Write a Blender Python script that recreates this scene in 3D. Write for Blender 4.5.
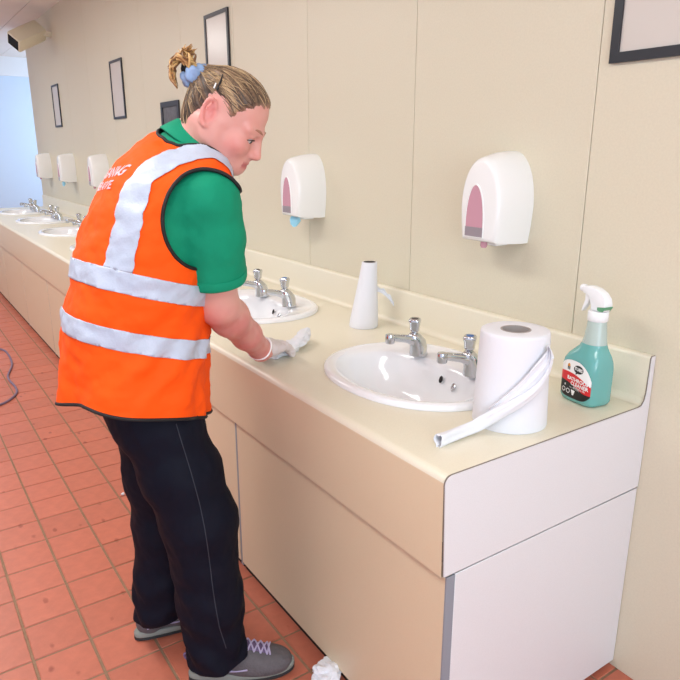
import bpy, bmesh, math, random
import numpy as np
from mathutils import Vector, Matrix, noise as mnoise

random.seed(7)
rng = np.random.default_rng(11)
for o in list(bpy.data.objects):
    bpy.data.objects.remove(o, do_unlink=True)
SC = bpy.context.scene
COL = SC.collection

# ------------------------------------------------------------------ camera
# solved from the photograph: 26 mm-equivalent phone lens, 16 degrees down
F_PX, HORIZON = 660.0, 190.0
PITCH = math.atan(HORIZON / F_PX)
YAW = math.radians(34.2)
CAM = np.array([0.824, -1.471, 1.35])
FH = np.array([-math.cos(YAW), math.sin(YAW), 0.0])       # horizontal heading
RT = np.array([math.sin(YAW), math.cos(YAW), 0.0])        # image right
FW = FH * math.cos(PITCH) + np.array([0, 0, -math.sin(PITCH)])
UPV = np.cross(RT, FW)

def ray(u, v):
    return FW * F_PX + RT * (u - 340) + UPV * (340 - v)

def J(u, v, d):
    """point seen at pixel (u, v) at horizontal distance d in front of the camera"""
    r = ray(u, v)
    return CAM + r * (d / (r @ FH))

def project(P):
    d = np.asarray(P, float) - CAM
    w = d @ FW
    return 340 + F_PX * (d @ RT) / w, 340 - F_PX * (d @ UPV) / w, w

cam_data = bpy.data.cameras.new('camera')
cam_data.sensor_fit = 'HORIZONTAL'
cam_data.sensor_width = 36.0
cam_data.lens = 36.0 * F_PX / 680.0
cam_data.clip_start = 0.05
cam = bpy.data.objects.new('camera', cam_data)
COL.objects.link(cam)
M = Matrix.Identity(4)
for i in range(3):
    M[i][0] = RT[i]; M[i][1] = UPV[i]; M[i][2] = -FW[i]; M[i][3] = CAM[i]
cam.matrix_world = M
SC.camera = cam

# ------------------------------------------------------------------ world, exposure
SC.view_settings.view_transform = 'Standard'
SC.view_settings.look = 'None'
SC.view_settings.gamma = 1.0
SC.view_settings.use_curve_mapping = False
SC.view_settings.exposure = -0.90
world = bpy.data.worlds.new('world')
SC.world = world
world.use_nodes = True
bg = world.node_tree.nodes['Background']
bg.inputs[0].default_value = (0.75, 0.87, 1.0, 1)
bg.inputs[1].default_value = 1.0

# ------------------------------------------------------------------ lights of the room
CEIL_Z = 2.54
def area(name, loc, rot, sx, sy, power, col):
    L = bpy.data.lights.new(name, 'AREA')
    L.shape = 'RECTANGLE'; L.size = sx; L.size_y = sy
    L.energy = power; L.color = col
    o = bpy.data.objects.new(name, L)
    o.location = loc; o.rotation_euler = rot
    COL.objects.link(o)
    return o
LAMP_SPOTS = [(1.3, -1.75), (-1.2, -1.75), (-3.7, -1.75), (-6.2, -1.75)]
LAMP_POWER = [44, 50, 54, 52]
for (lx, ly), pw in zip(LAMP_SPOTS, LAMP_POWER):
    area('ceiling_lamp_light', (lx, ly, CEIL_Z - 0.075), (0, 0, 0), 1.5, 0.55, pw, (0.97, 0.985, 0.97))
# daylight through the window behind the camera and an added, unseen one lighting the far wall
area('window_daylight', (3.13, -1.75, 1.45), (0, math.radians(90), 0), 1.7, 2.2, 120, (0.76, 0.89, 1.0))
area('added_far_wall_light', (-8.40, 1.26, 1.5), (math.radians(-90), 0, 0), 1.7, 1.7, 62, (0.66, 0.85, 1.0))

# ------------------------------------------------------------------ helpers
def lin(c):
    c = c / 255.0
    return c / 12.92 if c <= 0.04045 else ((c + 0.055) / 1.055) ** 2.4
def rgb(r, g, b):
    return (lin(r), lin(g), lin(b), 1.0)

def mat(name, col, rough=0.5, metal=0.0, var=0.0, vscale=20.0, bump=0.0, bscale=60.0, spec=0.5,
        objrand=0.0, stretch=None, trans=0.0, alpha=1.0, sheen=0.0, sss=0.0, coat=0.0, emit=None):
    m = bpy.data.materials.new(name)
    m.use_nodes = True
    nt = m.node_tree
    b = nt.nodes['Principled BSDF']
    b.inputs['Base Color'].default_value = col
    b.inputs['Roughness'].default_value = rough
    b.inputs['Metallic'].default_value = metal
    b.inputs['Specular IOR Level'].default_value = spec
    b.inputs['Transmission Weight'].default_value = trans
    b.inputs['Alpha'].default_value = alpha
    b.inputs['Sheen Weight'].default_value = sheen
    b.inputs['Coat Weight'].default_value = coat
    if sss:
        b.inputs['Subsurface Weight'].default_value = sss
        b.inputs['Subsurface Radius'].default_value = (0.012, 0.005, 0.003)
        b.inputs['Subsurface Scale'].default_value = 1.0
    if emit:
        b.inputs['Emission Color'].default_value = emit[0]
        b.inputs['Emission Strength'].default_value = emit[1]
    src = None
    tc = nt.nodes.new('ShaderNodeTexCoord')
    vec = tc.outputs['Object']
    if stretch:
        mp = nt.nodes.new('ShaderNodeMapping')
        mp.inputs['Scale'].default_value = stretch
        nt.links.new(vec, mp.inputs['Vector']); vec = mp.outputs['Vector']
    if var > 0:
        n = nt.nodes.new('ShaderNodeTexNoise')
        n.inputs['Scale'].default_value = vscale
        n.inputs['Detail'].default_value = 4
        nt.links.new(vec, n.inputs['Vector'])
        mr = nt.nodes.new('ShaderNodeMapRange')
        mr.inputs['From Min'].default_value = 0.25; mr.inputs['From Max'].default_value = 0.75
        mr.inputs['To Min'].default_value = 1 - var; mr.inputs['To Max'].default_value = 1 + var
        nt.links.new(n.outputs['Fac'], mr.inputs['Value'])
        src = mr.outputs['Result']
    if objrand > 0:
        oi = nt.nodes.new('ShaderNodeObjectInfo')
        mr2 = nt.nodes.new('ShaderNodeMapRange')
        mr2.inputs['To Min'].default_value = 1 - objrand; mr2.inputs['To Max'].default_value = 1 + objrand
        nt.links.new(oi.outputs['Random'], mr2.inputs['Value'])
        if src is None:
            src = mr2.outputs['Result']
        else:
            mm = nt.nodes.new('ShaderNodeMath'); mm.operation = 'MULTIPLY'
            nt.links.new(src, mm.inputs[0]); nt.links.new(mr2.outputs['Result'], mm.inputs[1])
            src = mm.outputs[0]
    if src is not None:
        hs = nt.nodes.new('ShaderNodeHueSaturation')
        hs.inputs['Color'].default_value = col
        nt.links.new(src, hs.inputs['Value'])
        nt.links.new(hs.outputs['Color'], b.inputs['Base Color'])
    if bump > 0:
        n2 = nt.nodes.new('ShaderNodeTexNoise')
        n2.inputs['Scale'].default_value = bscale
        n2.inputs['Detail'].default_value = 3
        nt.links.new(vec, n2.inputs['Vector'])
        bp = nt.nodes.new('ShaderNodeBump')
        bp.inputs['Strength'].default_value = bump
        bp.inputs['Distance'].default_value = 0.01
        nt.links.new(n2.outputs['Fac'], bp.inputs['Height'])
        nt.links.new(bp.outputs['Normal'], b.inputs['Normal'])
    return m

def tag(o, label=None, cat=None, group=None, kind=None):
    if label: o['label'] = label
    if cat: o['category'] = cat
    if group: o['group'] = group
    if kind: o['kind'] = kind
    return o

def empty(name, loc, label=None, cat=None, group=None, kind=None):
    o = bpy.data.objects.new(name, None)
    o.empty_display_size = 0.05
    o.location = loc
    COL.objects.link(o)
    return tag(o, label, cat, group, kind)

def wloc(o):
    p = Vector((0, 0, 0))
    while o is not None:
        p = p + o.location; o = o.parent
    return p

def make(name, verts, faces, material, parent=None, origin=None, smooth=True, angle=40, bevel=0.0, bseg=2, solidify=0.0, local=False):
    """one mesh object from world-space vertices; its origin is its parent's or its own base"""
    V = np.asarray(verts, float).reshape(-1, 3)
    if origin is None:
        if parent is None:
            mn, mx = V.min(0), V.max(0)
            origin = Vector(((mn[0] + mx[0]) / 2, (mn[1] + mx[1]) / 2, mn[2]))
        else:
            origin = wloc(parent)
    origin = Vector(origin)
    if not local:
        V = V - np.array(origin)
    me = bpy.data.meshes.new(name)
    me.from_pydata(V.tolist(), [], [tuple(int(i) for i in f) for f in faces])
    me.validate(clean_customdata=False)
    me.update()
    if material is not None:
        for mm in (material if isinstance(material, (list, tuple)) else [material]):
            me.materials.append(mm)
    o = bpy.data.objects.new(name, me)
    COL.objects.link(o)
    if parent is not None:
        o.parent = parent
        o.location = origin - wloc(parent)
    else:
        o.location = origin
    if bevel > 0:
        bm = bmesh.new(); bm.from_mesh(me)
        es = [e for e in bm.edges if len(e.link_faces) == 2 and e.calc_face_angle(0) > math.radians(30)]
        bmesh.ops.bevel(bm, geom=es, offset=bevel, segments=bseg, profile=0.5, affect='EDGES', clamp_overlap=True)
        bm.to_mesh(me); bm.free()
    if smooth:
        me.polygons.foreach_set('use_smooth', [True] * len(me.polygons))
        if angle < 180:
            me.set_sharp_from_angle(angle=math.radians(angle))
    if solidify:
        md = o.modifiers.new('thickness', 'SOLIDIFY'); md.thickness = abs(solidify); md.offset = 1 if solidify > 0 else -1
    return o

class MB:
    def __init__(s): s.v = []; s.f = []
    def add(s, v, f):
        n = len(s.v); s.v += [tuple(map(float, p)) for p in v]; s.f += [tuple(i + n for i in q) for q in f]; return s
    def box(s, x0, x1, y0, y1, z0, z1):
        return s.add([(x0, y0, z0), (x1, y0, z0), (x1, y1, z0), (x0, y1, z0), (x0, y0, z1), (x1, y0, z1), (x1, y1, z1), (x0, y1, z1)],
                     [(0, 3, 2, 1), (4, 5, 6, 7), (0, 1, 5, 4), (1, 2, 6, 5), (2, 3, 7, 6), (3, 0, 4, 7)])
    def obox(s, c, ax, ay, az, hx, hy, hz):
        c = np.array(c, float); ax, ay, az = [np.array(a, float) for a in (ax, ay, az)]
        P = []
        for sz in (-1, 1):
            for sx, sy in ((-1, -1), (1, -1), (1, 1), (-1, 1)):
                P.append(c + ax * hx * sx + ay * hy * sy + az * hz * sz)
        return s.add(P, [(0, 3, 2, 1), (4, 5, 6, 7), (0, 1, 5, 4), (1, 2, 6, 5), (2, 3, 7, 6), (3, 0, 4, 7)])
    def loft(s, rings, cap0=True, cap1=True, closed=True):
        n = len(rings[0]); base = len(s.v)
        for r in rings: s.v += [tuple(map(float, p)) for p in r]
        m = n if closed else n - 1
        for k in range(len(rings) - 1):
            for i in range(m):
                a = base + k * n + i; b = base + k * n + (i + 1) % n
                s.f.append((a, b, b + n, a + n))
        if cap0: s.f.append(tuple(base + i for i in reversed(range(n))))
        if cap1: s.f.append(tuple(base + (len(rings) - 1) * n + i for i in range(n)))
        return s
    def lathe(s, prof, c=(0, 0, 0), n=24, cap0=True, cap1=True, axes=None):
        """prof: (radius, height); axes: three unit vectors (x, y, axis)"""
        ax = [np.array(a, float) for a in (axes or ((1, 0, 0), (0, 1, 0), (0, 0, 1)))]
        c = np.array(c, float)
        rings = [[c + ax[0] * r * math.cos(2 * math.pi * i / n) + ax[1] * r * math.sin(2 * math.pi * i / n) + ax[2] * h for i in range(n)] for r, h in prof]
        return s.loft(rings, cap0, cap1)
    def tube(s, pts, rad, n=10, cap=True):
        P = [np.array(p, float) for p in pts]
        R = rad if isinstance(rad, (list, tuple, np.ndarray)) else [rad] * len(P)
        prev = None; rings = []
        for i, p in enumerate(P):
            t = P[min(i + 1, len(P) - 1)] - P[max(i - 1, 0)]
            t = t / (np.linalg.norm(t) + 1e-12)
            if prev is None:
                a = np.array([0, 0, 1.0]) if abs(t[2]) < .9 else np.array([1.0, 0, 0])
                u = np.cross(t, a)
            else:
                u = prev - t * (prev @ t)
            u = u / (np.linalg.norm(u) + 1e-12); prev = u
            w = np.cross(t, u)
            rings.append([p + (u * math.cos(2 * math.pi * k / n) + w * math.sin(2 * math.pi * k / n)) * R[i] for k in range(n)])
        return s.loft(rings, cap, cap)
    def build(s, name, material, parent=None, **k):
        return make(name, s.v, s.f, material, parent, **k)

def bez(pts, n=24):
    """Catmull-Rom through points"""
    P = [np.array(p, float) for p in pts]
    P = [2 * P[0] - P[1]] + P + [2 * P[-1] - P[-2]]
    out = []
    seg = len(P) - 3
    for i in range(seg):
        for k in range(n):
            t = k / n
            a, b, c, d = P[i:i + 4]
            out.append(0.5 * ((2 * b) + (-a + c) * t + (2 * a - 5 * b + 4 * c - d) * t * t + (-a + 3 * b - 3 * c + d) * t ** 3))
    out.append(P[-2])
    return out

def dup(root, loc, label=None, group=None):
    r = root.copy(); COL.objects.link(r); r.location = loc
    if label: r['label'] = label
    if group: r['group'] = group
    for ch in list(root.children):
        c = ch.copy(); COL.objects.link(c); c.parent = r
        for g in list(ch.children):
            d = g.copy(); COL.objects.link(d); d.parent = c
    return r

def text_mesh(txt, size, bold=0.0, shear=0.0, align='CENTER'):
    """flat letters as (verts, faces) in the xy plane"""
    cu = bpy.data.curves.new('lettering', 'FONT')
    cu.body = txt; cu.size = size; cu.align_x = align; cu.align_y = 'CENTER'
    cu.offset = bold; cu.shear = shear; cu.resolution_u = 3
    o = bpy.data.objects.new('lettering', cu); COL.objects.link(o)
    dg = bpy.context.evaluated_depsgraph_get(); dg.update()
    me = bpy.data.meshes.new_from_object(o.evaluated_get(dg))
    V = np.array([v.co[:] for v in me.vertices]); Fc = [tuple(p.vertices) for p in me.polygons]
    bpy.data.objects.remove(o, do_unlink=True); bpy.data.curves.remove(cu); bpy.data.meshes.remove(me)
    return V, Fc
# ------------------------------------------------------------------ materials of the setting
M_WALL = mat('wall_laminate', rgb(217, 209, 186), 0.42, var=0.035, vscale=190, bump=0.02, bscale=300, objrand=0.012)
M_CORE = mat('wall_backing', rgb(120, 100, 78), 0.9)
M_TILE = mat('quarry_tile', rgb(190, 108, 85), 0.42, var=0.10, vscale=26, bump=0.05, bscale=90, objrand=0.05)
def add_spots(m_):
    # scattered dark red drips that cross tiles, placed in world space
    nt = m_.node_tree; b = nt.nodes['Principled BSDF']
    geo = nt.nodes.new('ShaderNodeNewGeometry')
    vo = nt.nodes.new('ShaderNodeTexVoronoi'); vo.inputs['Scale'].default_value = 10.5; vo.inputs['Randomness'].default_value = 1.0
    no = nt.nodes.new('ShaderNodeTexNoise'); no.inputs['Scale'].default_value = 45.0
    n2 = nt.nodes.new('ShaderNodeTexNoise'); n2.inputs['Scale'].default_value = 1.3
    mp = nt.nodes.new('ShaderNodeMapping'); mp.inputs['Scale'].default_value = (.8, 1.5, 1)
    nt.links.new(geo.outputs['Position'], mp.inputs['Vector'])
    nt.links.new(mp.outputs['Vector'], vo.inputs['Vector']); nt.links.new(geo.outputs['Position'], no.inputs['Vector']); nt.links.new(geo.outputs['Position'], n2.inputs['Vector'])
    ad = nt.nodes.new('ShaderNodeMath'); ad.operation = 'MULTIPLY_ADD'; ad.inputs[1].default_value = .16
    nt.links.new(no.outputs['Fac'], ad.inputs[0]); nt.links.new(vo.outputs['Distance'], ad.inputs[2])
    mr = nt.nodes.new('ShaderNodeMapRange'); mr.inputs['From Min'].default_value = .235; mr.inputs['From Max'].default_value = .155
    nt.links.new(ad.outputs[0], mr.inputs['Value'])
    m2 = nt.nodes.new('ShaderNodeMapRange'); m2.inputs['From Min'].default_value = .45; m2.inputs['From Max'].default_value = .51
    nt.links.new(n2.outputs['Fac'], m2.inputs['Value'])
    mu = nt.nodes.new('ShaderNodeMath'); mu.operation = 'MULTIPLY'
    nt.links.new(mr.outputs['Result'], mu.inputs[0]); nt.links.new(m2.outputs['Result'], mu.inputs[1])
    mu2 = nt.nodes.new('ShaderNodeMath'); mu2.operation = 'MULTIPLY'; mu2.inputs[1].default_value = .7
    nt.links.new(mu.outputs[0], mu2.inputs[0])
    mx = nt.nodes.new('ShaderNodeMixRGB'); mx.inputs['Color2'].default_value = rgb(132, 52, 36)
    src = b.inputs['Base Color'].links[0].from_socket
    nt.links.new(mu2.outputs[0], mx.inputs['Fac']); nt.links.new(src, mx.inputs['Color1']); nt.links.new(mx.outputs['Color'], b.inputs['Base Color'])
add_spots(M_TILE)
M_GROUT = mat('grout', rgb(146, 116, 92), 0.9, var=0.12, vscale=60)
M_CEIL = mat('ceiling_board', rgb(236, 226, 219), 0.7, var=0.02, vscale=5)
M_WHITEWALL = mat('pale_paint', rgb(214, 230, 250), 0.7, var=0.01, vscale=3)
M_TRIM = mat('white_trim', rgb(240, 242, 246), 0.5)
M_TOP = mat('cream_worktop', rgb(231, 224, 203), 0.34, var=0.035, vscale=420, bump=0.015, bscale=400)
M_FASCIA = mat('warm_bounce_laminate', rgb(222, 203, 172), 0.38, var=0.02, vscale=380)  # front laminate with the warm floor bounce put into its colour
M_END = mat('speckled_grey_laminate', rgb(222, 221, 224), 0.42, var=0.04, vscale=480)
M_STRIP = mat('grey_edging', rgb(140, 146, 156), 0.4)
M_DARK = mat('recess_shade', rgb(40, 34, 30), 0.8)  # near-black colour standing in for shade in recesses
M_EDGE = mat('laminate_core', rgb(128, 116, 106), 0.7)
M_CERAMIC = mat('white_ceramic', rgb(243, 244, 247), 0.08, coat=0.3)
M_CHROME = mat('chrome', rgb(205, 208, 212), 0.12, metal=1.0)
M_BLACK = mat('black_plastic', rgb(22, 22, 24), 0.6, spec=.3)
M_FRAME = mat('black_frame', rgb(38, 40, 46), 0.35)
M_POSTER = mat('poster_sheet', rgb(212, 205, 196), 0.25, var=0.02, vscale=4)
M_PLASTIC = mat('white_plastic', rgb(240, 240, 238), 0.18)
M_PINK = mat('pink_window', rgb(200, 148, 162), 0.25)
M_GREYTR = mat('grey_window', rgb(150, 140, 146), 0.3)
M_BLUE = mat('pale_blue_paper', rgb(150, 212, 236), 0.6)
M_PAPER = mat('white_paper', rgb(229, 230, 236), 0.85, bump=0.08, bscale=140)
M_CARD = mat('grey_cardboard', rgb(168, 160, 156), 0.8)
M_CREAMBOX = mat('cream_casing', rgb(226, 218, 194), 0.5)

FZ = -0.022                     # floor level; cabinet boards end at z = 0
ZT = 0.755                      # worktop
X_END = -7.15                   # where the panelled wall stops
X_FAR = -9.5
X_RIGHT = 3.2
Y_LEFT = -3.4

# ------------------------------------------------------------------ floor with tiles
K = (1.35 - FZ) / 1.35
TP = 0.1528 * K
tx0 = CAM[0] + (-0.738 - CAM[0]) * K
ty0 = CAM[1] + (-0.7135 - CAM[1]) * K
floor = make('floor', [(X_FAR, Y_LEFT, FZ - .003), (X_RIGHT, Y_LEFT, FZ - .003), (X_RIGHT, 1.3, FZ - .003), (X_FAR, 1.3, FZ - .003),
                       (X_FAR, Y_LEFT, FZ - .08), (X_RIGHT, Y_LEFT, FZ - .08), (X_RIGHT, 1.3, FZ - .08), (X_FAR, 1.3, FZ - .08)],
             [(0, 1, 2, 3), (7, 6, 5, 4), (0, 4, 5, 1), (1, 5, 6, 2), (2, 6, 7, 3), (3, 7, 4, 0)], M_GROUT, origin=(0, 0, FZ), smooth=False)
tag(floor, 'red square quarry tile floor with grey brown grout lines', kind='structure')
def tile_geo():
    h = TP / 2 - 0.0032; c = h - 0.0018
    return ([(-h, -h, -.004), (h, -h, -.004), (h, h, -.004), (-h, h, -.004), (-c, -c, 0), (c, -c, 0), (c, c, 0), (-c, c, 0)],
            [(4, 5, 6, 7), (0, 1, 5, 4), (1, 2, 6, 5), (2, 3, 7, 6), (3, 0, 4, 7)])
tv, tf = tile_geo()
tile_me = bpy.data.meshes.new('tile')
tile_me.from_pydata(tv, [], tf); tile_me.update(); tile_me.materials.append(M_TILE)
tiles = []
i0 = int((X_FAR - tx0) / TP) - 1; i1 = int((X_RIGHT - tx0) / TP) + 1
j0 = int((Y_LEFT - ty0) / TP) - 1; j1 = int((1.3 - ty0) / TP) + 1
for i in range(i0, i1 + 1):
    for j in range(j0, j1 + 1):
        cx = tx0 + (i + .5) * TP; cy = ty0 + (j + .5) * TP
        if cx - TP / 2 < X_FAR or cx + TP / 2 > X_RIGHT or cy - TP / 2 < Y_LEFT or cy + TP / 2 > 1.3: continue
        if cx > X_END and cy > 0.02: continue
        u, v, w = project((cx, cy, FZ))
        vis = w > 0.3 and -40 < u < 700 and 150 < v < 720 and not (cy > -0.60 and cx < 0.0)
        if vis and -7.15 < cx < 0 and cy > -0.72 + 0: vis = cy < -0.58
        tiles.append((w if vis else 1e3 + abs(w), cx, cy))
tiles.sort()
MBT = MB()
for k, (w, cx, cy) in enumerate(tiles):
    if k < 300 and w < 900:
        t = bpy.data.objects.new('tile', tile_me)
        COL.objects.link(t); t.parent = floor
        t.location = (cx, cy, random.uniform(-.0006, .0006))
    else:
        MBT.add([(x + cx, y + cy, z + FZ) for x, y, z in tv], tf)
rest = MBT.build('distant_tiles', M_TILE, floor, smooth=False)
rest['kind'] = 'stuff'

# ------------------------------------------------------------------ panelled wall behind the basins
wall = MB().box(X_END, X_RIGHT, 0.008, 0.16, FZ, CEIL_Z).build('wall_back', M_CORE, smooth=False)
tag(wall, 'beige laminate panelled wall behind the basins', kind='structure')
seams = [X_END, -6.85, -6.19, -5.52, -4.83, -4.20, -3.545, -2.88, -2.225, -1.567, -0.912, -0.237, 0.43, 1.10, 1.77, 2.44, X_RIGHT]
for a, b in zip(seams[:-1], seams[1:]):
    MB().box(a + .0011, b - .0011, 0.0, 0.009, FZ, CEIL_Z).build('wall_panel', M_WALL, wall, bevel=0.0012, bseg=1, smooth=False)
MB().box(X_END - .012, X_END, 0.0, 0.16, FZ, CEIL_Z).build('corner_edging', M_WALL, wall, smooth=False)

wall2 = MB().box(X_END - .0, X_END + .12, 0.161, 1.30, FZ, CEIL_Z).build('wall_return', M_WHITEWALL, smooth=False)
tag(wall2, 'pale wall returning beyond the panelled wall end', kind='structure')
wf = MB().box(X_FAR - .12, X_FAR, Y_LEFT - .12, 1.42, FZ, CEIL_Z).build('wall_far', M_WHITEWALL, smooth=False)
tag(wf, 'pale blue white wall at the far end of the room', kind='structure')
hd = MB().box(X_FAR, X_FAR + .05, Y_LEFT, 1.30, CEIL_Z - .24, CEIL_Z).build('trim_1', M_TRIM, smooth=False)
tag(hd, 'white band along the top of the far wall', kind='structure')

def wall_with_window(name, label, along, fixed, a0, a1, wa0, wa1, wz0, wz1, t):
    m = MB()
    def bx(p0, p1, z0, z1):
        lo, hi = min(fixed, fixed + t), max(fixed, fixed + t)
        if along == 'x': m.box(p0, p1, lo, hi, z0, z1)
        else: m.box(lo, hi, p0, p1, z0, z1)
    bx(a0, wa0, FZ, CEIL_Z); bx(wa1, a1, FZ, CEIL_Z); bx(wa0, wa1, FZ, wz0); bx(wa0, wa1, wz1, CEIL_Z)
    return tag(m.build(name, M_WHITEWALL, smooth=False), label, kind='structure')
wall_with_window('wall_right', 'pale wall behind the photographer with a window', 'y', X_RIGHT, Y_LEFT - .12, 0.16, -2.9, -0.6, .55, 2.3, .12)
wall_with_window('wall_alcove', 'pale wall of the alcove past the basins with an added window', 'x', 1.30, X_FAR, X_END + .12, -9.30, -7.5, .6, 2.35, .12)
tag(MB().box(X_FAR, X_RIGHT, Y_LEFT - .12, Y_LEFT, FZ, CEIL_Z).build('wall_left', M_WHITEWALL, smooth=False), 'pale wall opposite the basins', kind='structure')
for n, (wname, al, fx, p0, p1, z0, z1) in enumerate([('window_1', 'y', X_RIGHT + .06, -2.9, -0.6, .55, 2.3), ('window_added', 'x', 1.36, -9.30, -7.5, .6, 2.35)]):  # second window is unseen, added to light the far wall
    m = MB()
    def bar(q0, q1, a, b):
        if al == 'y': m.box(fx - .02, fx + .02, q0, q1, a, b)
        else: m.box(q0, q1, fx - .02, fx + .02, a, b)
    bar(p0, p0 + .05, z0, z1); bar(p1 - .05, p1, z0, z1); bar(p0, p1, z0, z0 + .05); bar(p0, p1, z1 - .05, z1); bar((p0 + p1) / 2 - .02, (p0 + p1) / 2 + .02, z0, z1)
    tag(m.build(wname, M_TRIM, smooth=False), 'unseen white window frame letting in daylight', kind='structure')

# ------------------------------------------------------------------ ceiling of boards
ceil = MB().box(X_FAR, X_RIGHT, Y_LEFT, 1.42, CEIL_Z + .012, CEIL_Z + .1).build('ceiling', M_CORE, smooth=False)
tag(ceil, 'pale pinkish boarded ceiling', kind='structure')
yb = 1.30
bw = 0.30
while yb - bw > Y_LEFT - 0.01:
    MB().box(X_FAR, X_RIGHT, yb - bw + .0025, yb - .0025, CEIL_Z, CEIL_Z + .013).build('ceiling_board', M_CEIL, ceil, smooth=False)
    yb -= bw
MB().box(X_FAR, X_RIGHT, Y_LEFT, yb - .0025, CEIL_Z, CEIL_Z + .013).build('ceiling_board', M_CEIL, ceil, smooth=False)

M_DIFF = mat('lamp_diffuser', rgb(255, 250, 240), 0.5, emit=((1.0, 0.95, 0.86, 1), 3.0))
for k, (lx, ly) in enumerate(LAMP_SPOTS):
    e = empty('ceiling_lamp', (lx, ly, CEIL_Z), 'white rectangular ceiling lamp, number %s along the room from the camera end' % ['one', 'two', 'three', 'four'][k], 'lamp', 'ceiling lamps')
    MB().box(lx - .78, lx + .78, ly - .30, ly + .30, CEIL_Z - .04, CEIL_Z).build('housing', M_TRIM, e, smooth=False)
    MB().box(lx - .75, lx + .75, ly - .275, ly + .275, CEIL_Z - .06, CEIL_Z - .04).build('diffuser', M_DIFF, e, bevel=.008)

# ------------------------------------------------------------------ worktop with fascia and upstand
BAS = [-0.485 - 0.988 * k for k in range(7)]
BY = -0.325
def basin_outline(s=1.0, n=96, inset=0.0):
    """oval front, tap ledge with blunt corners at the back; centre at origin"""
    pts = []
    for i in range(n):
        a = 2 * math.pi * i / n
        c, sn = math.cos(a), math.sin(a)
        if sn < 0:
            p = 2.15; x = .285 * math.copysign(abs(c) ** (2 / p), c); y = -.235 * abs(sn) ** (2 / p)
        else:
            p = 2.9; x = .285 * math.copysign(abs(c) ** (2 / p), c); y = .225 * abs(sn) ** (2 / p)
            x *= 1 - .17 * max(0, y / .225) ** 1.6
        if inset:
            l = math.hypot(x, y); x *= (l - inset) / l; y *= (l - inset) / l
        pts.append((x * s, y * s))
    return pts
counter = empty('countertop', (-3.55, -.34, .53), 'long cream laminate countertop with beige fascia and upstand against the wall', 'countertop')
YF, YB = -0.655, -0.020
edges = [0.0] + [(BAS[k] + BAS[k + 1]) / 2 for k in range(6)] + [BAS[6] - .494]
m = MB()
for k in range(7):
    xr, xl = edges[k], edges[k + 1]
    cx, cy = BAS[k], BY
    angs = sorted(set([math.atan2(y, x) for x, y in basin_outline(inset=.018)]))
    ol = basin_outline(inset=.018)
    pts = []
    for (x, y) in ol:
        L = math.hypot(x, y); pts.append((math.atan2(y, x), L))
    corners = [(xr - cx, YB - cy), (xl - cx, YB - cy), (xl - cx, YF - cy), (xr - cx, YF - cy)]
    ring = []
    for a, L in pts: ring.append((a, L))
    pa = np.array([p[0] for p in sorted(pts)]); pl = np.array([p[1] for p in sorted(pts)])
    for qx, qy in corners:
        a = math.atan2(qy, qx); ring.append((a, float(np.interp(a, pa, pl))))
    ring.sort()
    inner, outer = [], []
    for a, L in ring:
        c, sn = math.cos(a), math.sin(a)
        inner.append((cx + c * L, cy + sn * L, ZT))
        t = min(((xr - cx) / c if c > 1e-9 else (xl - cx) / c if c < -1e-9 else 1e9), ((YB - cy) / sn if sn > 1e-9 else (YF - cy) / sn if sn < -1e-9 else 1e9))
        outer.append((cx + c * t, cy + sn * t, ZT))
    low = [(x, y, ZT - .03) for x, y, z in inner]
    m.loft([low, inner], False, False)
    m.f = m.f
    m.loft([inner, outer], False, False)
XL = X_END + .03
m.add([(XL, YF, ZT), (edges[-1], YF, ZT), (edges[-1], YB, ZT), (XL, YB, ZT)], [(0, 1, 2, 3)])
prof = [(YF, ZT)]
for k in range(1, 9):
    a = math.pi / 2 * k / 8
    prof.append((YF - .018 * math.sin(a), ZT - .018 + .018 * math.cos(a)))
prof += [(YF - .012, .53), (-.63, .53)]
m.loft([[(XL, y, z) for y, z in prof], [(0.0, y, z) for y, z in prof]], False, False, closed=False)
top = m.build('worktop', [M_TOP, M_FASCIA], counter, angle=50)
for p in top.data.polygons:                      # fascia takes the browner copy, floor bounce put into its colour
    c = p.center + top.location + counter.location
    if c.z < ZT - .016 and c.y < -.6: p.material_index = 1
up = [(-.0205, ZT - .004), (-.0205, ZT + .004), (-.0185, ZT + .012), (-.018, .868), (-.016, .875), (-.012, .878), (-.001, .878), (-.001, ZT - .004)]
MB().loft([[(XL, y, z) for y, z in up], [(0, y, z) for y, z in up]]).build('upstand', M_TOP, counter)
cv = [(-.036, ZT + .0005), (-.028, ZT + .002), (-.0225, ZT + .007), (-.0195, ZT + .016), (-.018, ZT + .016), (-.018, ZT)]
MB().loft([[(XL, y, z) for y, z in cv], [(0, y, z) for y, z in cv]]).build('cove', M_TOP, counter)
# end board: laminate face on a dark core line
def end_prof(d):
    P = []
    for k in range(0, 9):
        a = math.pi / 2 * k / 8
        P.append((YF + .002 - (.020 - d) * math.cos(a), ZT - .020 + (.020 - d) * math.sin(a)))
    P += [(-.045, ZT - d), (-.032, ZT + .002 - d), (-.024 + d, ZT + .012), (-.0195 + d, ZT + .03), (-.018 + d, .872 - d), (-.014, .878 - d), (-.002, .878 - d), (-.002, .532), (YF - .010 + d, .532)]
    return P
MB().loft([[(0.0, y, z) for y, z in end_prof(0)], [(.0025, y, z) for y, z in end_prof(0)]]).build('end_board_core', M_EDGE, counter, smooth=False)
MB().loft([[(.002, y, z) for y, z in end_prof(.0011)], [(.0045, y, z) for y, z in end_prof(.0011)]]).build('end_board', M_END, counter, smooth=False)

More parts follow.
